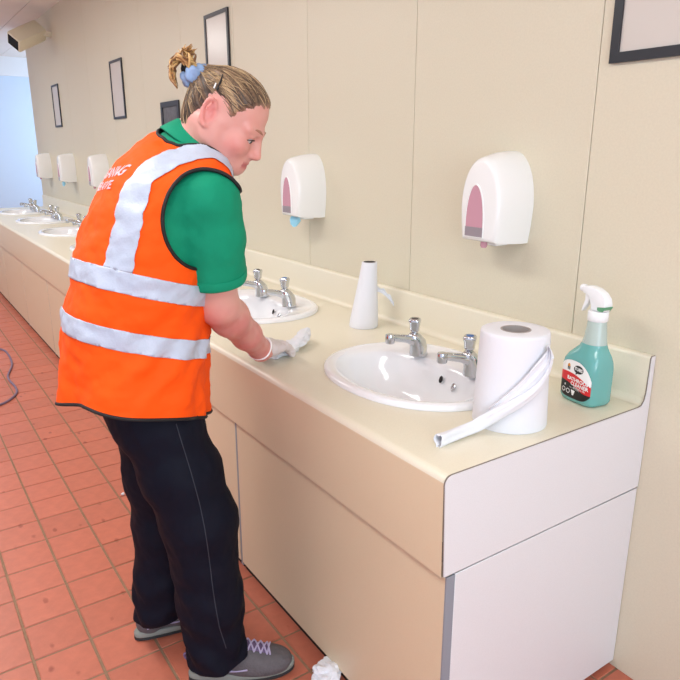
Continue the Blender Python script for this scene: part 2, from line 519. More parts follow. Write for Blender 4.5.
# ------------------------------------------------------------------ cabinets under it
ORD = ['first', 'second', 'third', 'fourth', 'fifth', 'sixth', 'seventh', 'eighth']
cb = [0.0, -.968, -1.93, -2.89, -3.85, -4.80, -5.75, -6.70, XL]
for k in range(8):
    xr, xl = cb[k], cb[k + 1]
    lab = 'beige laminate cabinet bay under the countertop, %s from the near end' % ORD[k]
    if k == 0: lab = 'nearest beige cabinet bay with a pale end panel and grey edging'
    e = empty('cabinet', ((xl + xr) / 2, -.33, FZ), lab, 'cabinet', 'cabinet bays under the countertop')
    g = .007
    MB().box(xl + g, xr - (0.0 if k == 0 else g), -.655, -.637, .012, .5265).build('front_panel', M_FASCIA, e, bevel=.0012, bseg=1)
    if k == 0:
        MB().box(-.0, .0035, -.6555, -.632, 0.0, .5265).build('edge_strip', M_STRIP, e, smooth=False)
        MB().box(-.018, .003, -.631, -.002, 0.0, .5265).build('end_panel', M_END, e, bevel=.0012, bseg=1)
    MB().box(xl - g + .0005, xl + g - .0005, -.6535, -.64, 0.0, .5265).build('edge_strip', M_STRIP, e, smooth=False)
    MB().box(xl, xr - .012, -.640, -.62, FZ, .012).build('plinth', M_DARK, e, smooth=False)  # plinth coloured near black to stand in for the shadow gap
    MB().box(xl + .005, xr - .02, -.619, -.02, 0.002, .016).build('base_board', M_DARK, e, smooth=False)

# ------------------------------------------------------------------ basins
def make_basin(cx, label):
    e = empty('washbasin', (cx, BY, ZT), label, 'washbasin', 'oval washbasins set into the countertop')
    n = 96
    def ring(s, z, inset=0): return [(cx + x, BY + y, z) for x, y in basin_outline(s, n, inset)]
    def bowl(a, b, yc, z):
        R = []
        for i in range(n):
            t = 2 * math.pi * i / n
            c, sn = math.cos(t), math.sin(t)
            p = 2.25
            R.append((cx + a * math.copysign(abs(c) ** (2 / p), c), BY + yc + b * math.copysign(abs(sn) ** (2 / p), sn), z))
        return R
    rings = [ring(1, ZT + .0005), ring(1, ZT + .009), ring(1, ZT + .014, .004), ring(1, ZT + .0165, .012), ring(1, ZT + .0150, .024), ring(1, ZT + .0115, .034),
             bowl(.238, .160, -.045, ZT + .0085), bowl(.232, .154, -.045, ZT + .004), bowl(.224, .147, -.045, ZT - .008), bowl(.210, .136, -.044, ZT - .035), bowl(.188, .120, -.042, ZT - .075),
             bowl(.150, .095, -.038, ZT - .110), bowl(.095, .062, -.034, ZT - .128), bowl(.045, .032, -.03, ZT - .134), bowl(.022, .022, -.03, ZT - .136)]
    MB().loft(rings, False, True).build('bowl', M_CERAMIC, e, angle=80)
    MB().lathe([(.0, 0), (.021, 0), (.023, .002), (.018, .003), (.016, 0.001)], (cx, BY - .03, ZT - .1355), cap0=False).build('waste', M_CHROME, e)
    # overflow hole and chain stay on the back slope
    yb_, zb_ = BY - .044 + .136 - .003, ZT - .032
    nrm = np.array([0, -.93, .36]); nrm /= np.linalg.norm(nrm)
    ax = np.array([1.0, 0, 0]); ay = np.cross(nrm, ax)
    c0 = np.array([cx + .006, yb_ - .001, zb_]) + nrm * .0015
    MB().lathe([(.0075, 0), (.0085, .001), (.007, .0022)], c0, 20, True, True, (ax * .85, ay * 1.25, nrm)).build('overflow', M_BLACK, e)
    c1 = np.array([cx + .062, yb_ - .006, zb_ - .006]) + nrm * .002
    MB().lathe([(.009, 0), (.0095, .002), (.005, .005), (.004, .007)], c1, 16, True, True, (ax * .8, ay * 1.3, nrm)).build('chain_stay', M_CHROME, e)
    return e
def tap_geo(e, ox, oy, oz, cap_mat, turn):
    """chrome pillar tap; the spout reaches over the bowl"""
    d = np.array([math.sin(turn), -math.cos(turn), 0.0]); w = np.array([math.cos(turn), math.sin(turn), 0.0]); up = np.array([0, 0, 1.0])
    o = np.array([ox, oy, oz])
    TS = 1.2                                    # all measures below were taken at 1 / 1.2 size
    d = d * TS; w = w * TS; up = up * TS
    rings = []
    for h, fx, rr, rl in [(0, -.003, .0235, .0215), (.004, -.003, .0235, .0215), (.008, -.002, .0225, .0205), (.022, -.002, .0225, .0190), (.038, .003, .0225, .0180), (.05, .010, .018, .016), (.057, .012, .011, .011)]:
        rings.append([o + up * h + d * fx + (d * math.cos(t) * rr + w * math.sin(t) * rl) for t in np.linspace(0, 2 * math.pi, 24, endpoint=False)])
    MB().loft(rings).build('body', M_CHROME, e, angle=60)
    path = bez([o + up * .036 + d * .01, o + up * .045 + d * .034, o + up * .051 + d * .060, o + up * .055 + d * .078], 6)
    rad = np.interp(np.linspace(0, 1, len(path)), [0, .25, 1], [.0145, .0105, .0085])
    sp = MB().tube(path, [r_ * TS for r_ in rad], 14).build('spout', M_CHROME, e)
    q = o + up * .054 + d * .083
    MB().lathe([(.0100, -.013), (.0115, -.011), (.0115, .006), (.0105, .009), (.006, .0105)], q, 18, True, True, (d, w, up)).build('nozzle', M_CHROME, sp)
    hc = o + d * .011 + up * .057
    prof = [(.0085, 0), (.0085, .004), (.012, .007), (.0125, .012), (.0135, .022), (.0155, .028), (.0155, .033), (.013, .036)]
    rg = []
    for r, h in prof:
        rg.append([hc + up * h + (d * math.cos(t) + w * math.sin(t)) * r * (1 + (.09 * math.cos(4 * t) if h > .006 else 0)) for t in np.linspace(0, 2 * math.pi, 32, endpoint=False)])
    hd_ = MB().loft(rg).build('handle', M_CHROME, e, angle=50)
    MB().lathe([(.0085, .0358), (.0085, .0372), (.006, .038)], hc, 18, True, True, (d, w, up)).build('cap', cap_mat, hd_)
M_CAPB = mat('blue_cap', rgb(58, 110, 176), 0.3)
M_CAPR = mat('dark_cap', rgb(70, 62, 62), 0.3)
def make_tap(cx, side, label):
    x = cx + (.118 if side > 0 else -.106)
    e = empty('pillar_tap', (x, -.232, ZT + .013), label, 'tap', 'chrome pillar taps on the basins')
    tap_geo(e, x, -.232, ZT + .013, M_CAPB if side > 0 else M_CAPR, math.radians(-8 if side > 0 else -4))
    return e
bl = ['white oval washbasin nearest the camera, beside the big paper roll', 'white oval washbasin beside the woman\'s gloved hand']
b0 = None
for k in range(7):
    if k < 2: lab = bl[k]
    elif k == 6: lab = 'farthest white oval washbasin in the countertop row'
    else: lab = 'white oval washbasin, %s from the near end of the countertop' % ORD[k]
    if b0 is None:
        b0 = make_basin(BAS[0], lab)
    else: dup(b0, (BAS[k], BY, ZT), lab)
t0 = {}
for k in range(7):
    for side in (-1, 1):
        sn = 'cold' if side > 0 else 'hot'
        if k == 0: lab = 'chrome tap with blue cap beside the big paper roll' if side > 0 else 'chrome tap on the nearest basin, farther from the paper roll'
        elif k == 1: lab = 'chrome tap on the basin by the gloved hand, nearer the camera' if side > 0 else 'chrome tap on the basin by the gloved hand, nearer the woman'
        else: lab = '%s chrome tap on the %s basin from the near end' % ('right' if side > 0 else 'left', ORD[k])
        if side not in t0: t0[side] = make_tap(BAS[0], side, lab)
        else: dup(t0[side], (BAS[k] + (.118 if side > 0 else -.106), -.232, ZT + .013), lab)

# ------------------------------------------------------------------ wall dispensers
def arch(w, h, n=28, p=2.12):
    """outline of the housing: flat bottom, tall arched top; x across, z up"""
    P = [(-w * .86, 0), (w * .86, 0), (w * .95, h * .2)]
    for i in range(n + 1):
        a = math.pi * i / n
        c, s_ = math.cos(a), math.sin(a)
        P.append((w * math.copysign(abs(c) ** (2 / p), c), h * .40 + h * .60 * abs(s_) ** (2 / p)))
    P.append((-w * .95, h * .2))
    return P
def make_dispenser(x, z, label, tip):
    """wall dispenser: back half bulges to a rounded front with an arched see-through slot"""
    e = empty('wall_dispenser', (x, 0, z), label, 'dispenser', 'white dispensers on the panelled wall')
    W, H, D = .082, .248, .118
    rings = []
    for y, s_, dz in [(0.0, 1.0, 0), (-.03, 1.0, 0), (-.07, .965, .002), (-.105, .91, .004), (-.119, .87, .007), (-.1255, .81, .012), (-.1270, .74, .02)]:
        rings.append([(x + px * s_, y, z + dz + pz * (1 - (1 - s_) * .8)) for px, pz in arch(W, H)])
    MB().loft([list(reversed(r)) for r in rings], True, True).build('housing', M_PLASTIC, e, angle=60)
    # slot: pink pane, grey lower end
    def slot(w, h0, h1, n=20):
        P = [(-w, h0), (w, h0)]
        for i in range(n + 1):
            a = math.pi * i / n
            P.append((w * math.cos(a) if h1 > .1 else w, h0 + .025 + (h1 - h0 - .025) * math.sin(a) ** .9))
        return P
    sl = slot(.034, .018, .160)
    w_ = MB().loft([[(x - .012 + px, -.1265, z + pz) for px, pz in reversed(sl)], [(x - .012 + px, -.1290, z + pz) for px, pz in reversed(sl)]]).build('window', M_PINK, e, smooth=False)
    rim = [(x - .012 + px, -.1282, z + pz) for px, pz in sl]
    MB().tube(rim + [rim[0]], .0022, 6, False).build('window_rim', M_PLASTIC, w_)
    MB().box(x - .045, x + .021, -.1300, -.127, z + .019, z + .045).build('grey_end', M_GREYTR, w_, smooth=False)
    if tip == 'blue':
        v = [(x - .03, -.10, z + .002), (x + .03, -.10, z + .002), (x + .028, -.092, z - .012), (x + .006, -.098, z - .036), (x - .008, -.103, z - .04), (x - .024, -.106, z - .03), (x - .03, -.106, z - .01)]
        MB().loft([v, [(a, b + .004, c) for a, b, c in v]]).build('paper_tip', M_BLUE, e, smooth=False)
    else:
        MB().lathe([(.009, .006), (.010, -.006), (.007, -.012)], (x + .004, -.102, z), 16).build('nozzle', M_PINK, e)
    MB().box(x - .02, x + .02, -.07, -.02, z - .010, z + .004).build('push_tab', M_PLASTIC, e, bevel=.004)
    return e
d0 = make_dispenser(-.480, 1.100, 'white wall dispenser with pink slot above the nearest basin', 'pink')
d1 = make_dispenser(-1.520, 1.088, 'white wall dispenser with a blue paper tip hanging out', 'blue')
for k, (dx, lab) in enumerate([(-2.5, 'white wall dispenser just behind the woman\'s back, third from the camera'), (-3.5, 'white wall dispenser fourth from the camera end'),
                               (-4.56, 'white wall dispenser partly covered by the orange vest'), (-5.62, 'white wall dispenser second from the far end of the wall'),
                               (-6.62, 'farthest white wall dispenser at the end of the panelled wall')]):
    dup(d1 if k in (3,) else d0, (dx, 0, 1.075), lab)

# ------------------------------------------------------------------ framed sheets on the wall
def framed(x0, x1, z0, z1, label, b=.02, sheet=None):
    e = empty('picture_frame', ((x0 + x1) / 2, 0, z0), label, 'picture frame', 'black framed sheets on the wall')
    m = MB()
    fr = [((x0, x0 + b), (z0, z1)), ((x1 - b, x1), (z0, z1)), ((x0 + b, x1 - b), (z0, z0 + b)), ((x0 + b, x1 - b), (z1 - b, z1))]
    for (a, c), (d, f) in fr: m.box(a, c, -.010, -.0005, d, f)
    m.build('frame', M_FRAME, e, smooth=False)
    MB().box(x0 + b, x1 - b, -.005, -.0008, z0 + b, z1 - b).build('sheet', sheet or M_POSTER, e, smooth=False)
framed(-.203, .095, 1.545, 1.965, 'large black frame with blank pale sheet above the spray bottle', .0225)
framed(-2.535, -2.262, 1.60, 1.99, 'black framed sheet on the wall above the woman\'s head', .017)
framed(-4.215, -3.935, 1.56, 1.945, 'black framed sheet on the wall left of the woman', .016)
framed(-6.125, -5.86, 1.555, 1.925, 'farthest narrow looking black framed sheet near the wall end', .016)
M_DARKSHEET = mat('dark_notice', rgb(92, 90, 92), 0.4, var=0.35, vscale=40)
framed(-3.24, -2.95, 1.42, 1.622, 'small black notice half hidden behind the woman\'s hair', .03, M_DARKSHEET)

# ------------------------------------------------------------------ casing high up by the ceiling at the wall end
e = empty('wall_unit', (-6.75, -.1, 2.33), 'cream box unit with a dark grille high up at the ceiling corner', 'wall unit')
axd = -RT * .56 - UPV * .50 - FH * .66
axd /= np.linalg.norm(axd)
axs = np.cross(axd, FW); axs /= np.linalg.norm(axs); axu = np.cross(axs, axd)
rr0 = ray(27, 36); cc = CAM + rr0 * ((-.20 - CAM[1]) / rr0[1])
MB().obox(cc, axd, axs, axu, .150, .072, .062).build('casing', M_CREAMBOX, e, bevel=.012)
MB().obox(cc + axd * .149, axd, axs, axu, .004, .056, .047).build('grille', M_BLACK, e, smooth=False)
MB().obox((cc[0], -.075, cc[2] + .03), (1, 0, 0), (0, 1, 0), (0, 0, 1), .02, .074, .02).build('bracket', M_CREAMBOX, e, smooth=False)
# ------------------------------------------------------------------ things on the worktop
def on_z(u, v, z):
    r = ray(u, v); return CAM + r * ((z - CAM[2]) / r[2])

# big white paper roll, its loose end twisted into a rope across the front
RC = np.array([-.119, -.362]); RH = .216
def roll_r(z): return .0835 - .0085 * (z - ZT) / RH
e = empty('paper_roll', (RC[0], RC[1], ZT), 'big white paper roll standing upright with a twisted loose end', 'paper roll')
rings = []
nn = 56
def rr_(z, t): return roll_r(z) * (1 + .006 * math.sin(3 * t + 9 * z) + .003 * math.sin(7 * t))
for z, k in [(0.0005, .985), (.004, 1), (.05, 1), (.10, 1), (.15, 1), (.19, 1), (RH - .007, 1), (RH - .0015, .985), (RH, .955)]:
    rings.append([(RC[0] + math.cos(t) * rr_(ZT + z, t) * k, RC[1] + math.sin(t) * rr_(ZT + z, t) * k, ZT + z) for t in np.linspace(0, 2 * math.pi, nn, endpoint=False)])
for rad, z in [(.050, RH + .001), (.0335, RH)]:
    rings.append([(RC[0] + math.cos(t) * rad, RC[1] + math.sin(t) * rad, ZT + z) for t in np.linspace(0, 2 * math.pi, nn, endpoint=False)])
rings.append([(RC[0] + math.cos(t) * .033, RC[1] + math.sin(t) * .033, ZT + RH - .06) for t in np.linspace(0, 2 * math.pi, nn, endpoint=False)])
MB().loft(rings, True, True).build('paper', M_PAPER, e, angle=50)
MB().lathe([(.0332, RH - .06), (.0332, RH + .0006), (.0295, RH + .0006), (.0295, RH - .055)], (RC[0], RC[1], ZT), 32, False, True).build('core', M_CARD, e)
def on_roll(u, v, grow):
    r = ray(u, v); o = CAM[:2] - RC; d = r[:2]
    lo = None
    R = .082 + grow
    A = d @ d; B = 2 * o @ d; Cc = o @ o - R * R
    disc = B * B - 4 * A * Cc
    if disc < 0:
        t = -B / (2 * A)
    else: t = (-B - math.sqrt(disc)) / (2 * A)
    return CAM + r * t
rope = [on_roll(548, 346, .003), on_roll(551, 360, .006), on_roll(541, 383, .012), on_roll(522, 400, .014), on_roll(499, 414, .017), on_z(478, 425, ZT + .020), on_z(457, 433, ZT + .016), on_z(438, 441, ZT + .015)]
path = bez(rope, 8)
rad = np.interp(np.linspace(0, 1, len(path)), [0, .15, .5, .8, 1], [.003, .007, .013, .013, .0155])
rings = []; prev = None
for i, p in enumerate(path):
    t = path[min(i + 1, len(path) - 1)] - path[max(i - 1, 0)]; t /= np.linalg.norm(t)
    u_ = np.cross(t, [0, 0, 1.0]); u_ /= np.linalg.norm(u_); w_ = np.cross(t, u_)
    ring = []
    for k in range(26):
        a = 2 * math.pi * k / 26
        q = rad[i] * (1 + .16 * math.sin(3 * a + i * .16) + .10 * math.sin(5 * a - i * .1))
        ring.append(p + (u_ * math.cos(a) * .72 + w_ * math.sin(a)) * q)
    rings.append(ring)
tail = MB().loft(rings, True, False).build('twisted_tail', M_PAPER, e, angle=60, solidify=-.0012)
# the sheet peeling off the roll into the twist
G = MB(); rows = []
up_edge = [(547, 346), (547.5, 347), (546, 352), (536, 364), (522, 380), (504, 396), (486, 410)]
lo_edge = [(550, 348), (551, 358), (546, 374), (530, 392), (512, 405), (496, 414), (480, 422)]
for a, b in zip(bez([(x, y, 0) for x, y in up_edge], 4), bez([(x, y, 0) for x, y in lo_edge], 4)):
    row = []
    for k in range(9):
        s_ = k / 8
        q = a * (1 - s_) + b * s_
        row.append(on_roll(q[0], q[1], .0045 + .008 * s_ + .0022 * math.sin(s_ * 13)))
    rows.append(row)
G.loft(rows, False, False, closed=False)
G.build('peeled_sheet', M_PAPER, e, solidify=.0008)

# narrow cone of paper at the wall
TC = np.array([-.985, -.142])
e = empty('paper_cone', (TC[0], TC[1], ZT), 'nearly used up white paper roll standing as a narrow cone', 'paper roll')
rings = []
for z, r in [(.0005, .049), (.004, .0505), (.03, .049), (.12, .0375), (.20, .0285), (.226, .0262), (.2275, .0255), (.2275, .0215), (.15, .021)]:
    rings.append([(TC[0] + math.cos(t) * r * (1 + .012 * math.sin(2 * t + 1)) + .045 * z, TC[1] + math.sin(t) * r + .07 * z, ZT + z) for t in np.linspace(0, 2 * math.pi, 40, endpoint=False)])
MB().loft(rings, True, True).build('paper', M_PAPER, e, angle=50)
MB().lathe([(.0205, .2277), (.0205, .2270)], (TC[0] + .045 * .227, TC[1] + .07 * .227, ZT), 28).build('hole_shade', M_DARK, e)  # dark disc painted in place of the shade inside the hole
tp = [J(379, 287, 1) for _ in (0,)]
def on_plane_d(u, v, P):
    r = ray(u, v); return CAM + r * (((np.array(P)[:2] - CAM[:2]) @ FH[:2]) / (r[:2] @ FH[:2]))
p0 = (TC[0], TC[1] + .03)
strip = [on_plane_d(374, 288, p0), on_plane_d(382, 291, p0), on_plane_d(388, 296, p0), on_plane_d(394, 304, p0)]
G = MB()
P = bez(strip, 6)
G.loft([[p + np.array([0, 0, .010 + .004 * math.sin(i)]), p + FH * .006, p + np.array([0, 0, -.009])] for i, p in enumerate(P)], False, False, closed=False)
G.build('loose_end', M_PAPER, e, solidify=.001)

# ------------------------------------------------------------------ spray bottle
BC = np.array([-.100, -.112, ZT]); brot = math.radians(-9)
BX = np.array([math.cos(brot), math.sin(brot), 0]); BYv = np.array([-math.sin(brot), math.cos(brot), 0]); BZ = np.array([0, 0, 1.0])
def bl_(x, y, z): return BC + (BX * x + BYv * y + BZ * z) * .975
M_TEAL = mat('teal_liquid', rgb(106, 174, 170), 0.2, sss=0.25, coat=0.4)
M_SHELL = mat('clear_plastic', rgb(196, 214, 208), 0.22, alpha=0.78, coat=0.3)
M_HEAD = mat('white_trigger_plastic', rgb(240, 242, 244), 0.25)
M_GREEN = mat('green_gasket', rgb(96, 160, 122), 0.4)
sb = empty('spray_bottle', tuple(BC), 'teal trigger spray bottle with red and black label at the counter end', 'bottle')
def sect(cx_, a, b, z, p, n=64):
    R = []
    for i in range(n):
        t = 2 * math.pi * i / n; c, s_ = math.cos(t), math.sin(t)
        R.append(bl_(cx_ + a * math.copysign(abs(c) ** (2 / p), c), b * math.copysign(abs(s_) ** (2 / p), s_), z))
    return R
BA, BB, PP = .0565, .042, 4.2
secs = [(0, .046, .033, .0005, 4), (0, .0525, .039, .003, 4), (0, BA, BB, .012, PP), (0, BA, BB, .055, PP), (0, BA, BB, .092, PP), (.001, .0545, .0405, .108, 4), (.004, .0495, .0375, .122, 3.4), (.008, .041, .033, .135, 2.8), (.011, .0335, .029, .146, 2.4), (.0125, .030, .027, .155, 2.2)]
secs2 = [(.0125, .030, .027, .155, 2.2), (.0135, .0275, .025, .170, 2.1), (.0140, .0245, .023, .195, 2), (.0140, .0225, .0215, .214, 2)]
MB().loft([sect(*s_) for s_ in secs], True, True).build('filled_body', M_TEAL, sb, angle=60)
MB().loft([sect(*s_) for s_ in secs2], False, True).build('clear_neck', M_SHELL, sb, angle=60)
NX = .0140
MB().loft([sect(NX, r, r, z, 2, 40) for r, z in [(.023, .212), (.0245, .214), (.0245, .234), (.0225, .2365)]]).build('collar', M_HEAD, sb, angle=50)
# trigger head: side outline given thickness, nozzle towards the left
prof = [(.022, .237), (.0275, .246), (.030, .256), (.026, .270), (.014, .282), (-.004, .290), (-.024, .2935), (-.042, .292), (-.047, .289), (-.0475, .279), (-.044, .274), (-.034, .272), (-.026, .268), (-.020, .258), (-.016, .246), (-.015, .237)]
def slab(pr, hw, dx=0.0): return [[bl_(NX + x + dx, -hw, z) for x, z in pr], [bl_(NX + x + dx, hw, z) for x, z in pr]]
th = MB().loft(slab(prof, .0125)).build('trigger_head', M_HEAD, sb, bevel=.003)
MB().loft(slab([(-.030, .2705), (-.026, .262), (-.031, .250), (-.040, .236), (-.047, .226), (-.050, .228), (-.046, .242), (-.041, .256), (-.041, .2715)], .0065)).build('trigger', M_HEAD, th, bevel=.0015)
MB().lathe([(.0085, 0), (.0095, .002), (.0095, .010), (.0085, .012)], bl_(NX - .059, 0, .2835), 18, True, True, (BYv, BZ, BX)).build('nozzle', M_HEAD, th)
MB().loft(slab([(.0225, .2385), (.029, .2475), (.031, .2515), (.006, .2475), (.006, .2405), (.012, .2385)], .0128)).build('gasket', M_GREEN, th, smooth=False)
# label on the front face
def face_y(x, g=.0006): return -BB * (1 - min(.9999, abs(x) / BA) ** PP) ** (1 / PP) - g
LW = .0495
def lab_top(x): return .050 + .0600 * (1 - abs((x + .004) / .0555) ** 2.6) ** .5
def lab_bot(x): return .0125 + .016 * (abs(x) / LW) ** 5
def c1(x): return .0755 - .010 * ((x - .0) / LW) - .010 * (x / LW) ** 2
def c2(x): return .044 + .003 * math.cos((x + .02) * 60) - .011 * (x / LW)
M_LW = mat('label_white', rgb(244, 244, 244), 0.35); M_LR = mat('label_red', rgb(214, 38, 44), 0.35); M_LK = mat('label_black', rgb(24, 24, 27), 0.35); M_LO = mat('label_orange', rgb(224, 150, 60), 0.4)
xs_ = np.linspace(-LW, LW, 33)
def band(f0, f1, name, m_, par, g=.0006):
    rows = [[bl_(x, face_y(x, g), f0(x) * (1 - s_) + f1(x) * s_) for s_ in (0, .5, 1)] for x in xs_]
    return MB().loft(rows, False, False, closed=False).build(name, m_, par)
lab = band(lambda x: min(c1(x), lab_top(x)), lab_top, 'label', M_LW, sb)
band(lambda x: max(c2(x), lab_bot(x)), lambda x: min(c1(x), lab_top(x)), 'red_band', M_LR, lab)
band(lab_bot, lambda x: max(c2(x), lab_bot(x)), 'black_band', M_LK, lab)
def put_text(txt, size, x, z, m_, name, bold=.0004, tilt=-.06, align='CENTER', g=.0011):
    V, Fc = text_mesh(txt, size, bold, 0, align)
    W_ = [bl_(x + a, face_y(x + a, g), z + b + a * tilt) for a, b, c in V]
    make(name, W_, Fc, m_, lab, smooth=False)
put_text('BATHROOM', .0128, .0135, .0610, M_LW, 'lettering')
put_text('CLEANER', .0128, .0175, .0492, M_LW, 'lettering')
put_text('POWERFUL GEL', .0052, .0190, .0408, M_LW, 'lettering', .0001)
def blob(pts, m_, name, g): make(name, [bl_(x, face_y(x, g), z) for x, z in pts], [tuple(range(len(pts)))], m_, lab, smooth=False)
blob([(.012 + .0155 * math.cos(t), .0905 + .0105 * math.sin(t)) for t in np.linspace(0, 2 * math.pi, 28, endpoint=False)], M_LK, 'logo_bubble', .0010)
blob([(.004, .083), (.012, .082), (.003, .0755)], M_LK, 'logo_bubble_tail', .0010)
put_text('TUBS', .0115, .012, .0908, M_LW, 'logo_lettering', .0004, -.08, g=.0015)
blob([(-.024, .083), (-.021, .083), (-.0205, .093), (-.0245, .093)], M_LK, 'emblem', .0010)
blob([(-.019, .083), (-.016, .083), (-.0155, .093), (-.0195, .093)], M_LK, 'emblem', .0010)
blob([(-.025, .0915), (-.015, .0915), (-.017, .098), (-.020, .100), (-.023, .098)], M_LO, 'emblem', .0013)
for k, xx in enumerate((-.032, -.0165)):
    pr = [(xx + r * math.cos(t), .0290 + r * math.sin(t) - .05 * (xx + .03)) for r in (.0062, .0046) for t in np.linspace(0, 2 * math.pi, 20, endpoint=False)]
    make('round_icon', [bl_(x, face_y(x, .0011), z) for x, z in pr], [(i, (i + 1) % 20, 20 + (i + 1) % 20, 20 + i) for i in range(20)], M_LW, lab, smooth=False)
blob([(-.0065, .0345), (.0065, .0335), (.0045, .0265), (.0025, .0205), (-.0025, .021), (-.0045, .027)], M_LW, 'cup_icon', .0011)
blob([(-.030, .0405), (-.026, .0405), (-.027, .0455), (-.029, .0455)], M_LW, 'drop_icon', .0011)
put_text('KILLS 99% GERMS', .0042, .004, .0385, M_LW, 'lettering', 0, -.10)

# ------------------------------------------------------------------ on the floor
M_CORD = mat('violet_grey_cord', rgb(120, 104, 128), 0.5)
pts = [(-60, 352), (-25, 346), (0, 349), (8, 354), (12, 364.5), (8, 377), (15.5, 387), (16.5, 393), (10, 399.5), (0, 404.6), (-30, 416), (-80, 428)]
MBc = MB().tube(bez([on_z(u, v, FZ + .0065) for u, v in pts], 8), .0065, 8)
tag(MBc.build('power_cord', M_CORD), 'thin violet grey cord curling across the red tiles', 'cord')

def crumple(c, sx, sy, sz, seed, n=4, amp=.45):
    bm = bmesh.new(); bmesh.ops.create_icosphere(bm, subdivisions=n, radius=1.0)
    V = []; 
    for v in bm.verts:
        p = v.co
        k = 1 + amp * (mnoise.noise(p * 1.7 + Vector((seed, 0, 0))) + .6 * abs(mnoise.noise(p * 4.1 + Vector((0, seed, 0)))) - .35 * abs(mnoise.noise(p * 8 + Vector((seed, seed, 0)))))
        V.append((c[0] + p.x * sx * k, c[1] + p.y * sy * k, c[2] + p.z * sz * k))
    Fc = [tuple(q.index for q in f.verts) for f in bm.faces]
    bm.free()
    return V, Fc
q = on_z(324, 677, FZ)
V, Fc = crumple((q[0] + .01, q[1] + .002, FZ + .022), .042, .036, .022, 3.1)
zmin = min(v[2] for v in V); V = [(a, b, max(c_, FZ + .0006)) for a, b, c_ in V]
tag(make('crumpled_tissue', V, Fc, M_PAPER, angle=25), 'crumpled white tissue on the floor against the cabinet base', 'tissue')
q = on_z(123, 495, FZ)
V, Fc = crumple((q[0], q[1], FZ + .005), .008, .007, .005, 8.7, 2)
V = [(a, b, max(c_, FZ + .0004)) for a, b, c_ in V]
tag(make('paper_scrap', V, Fc, M_PAPER, angle=25), 'tiny white paper scrap on the tiles behind the woman', 'paper scrap')
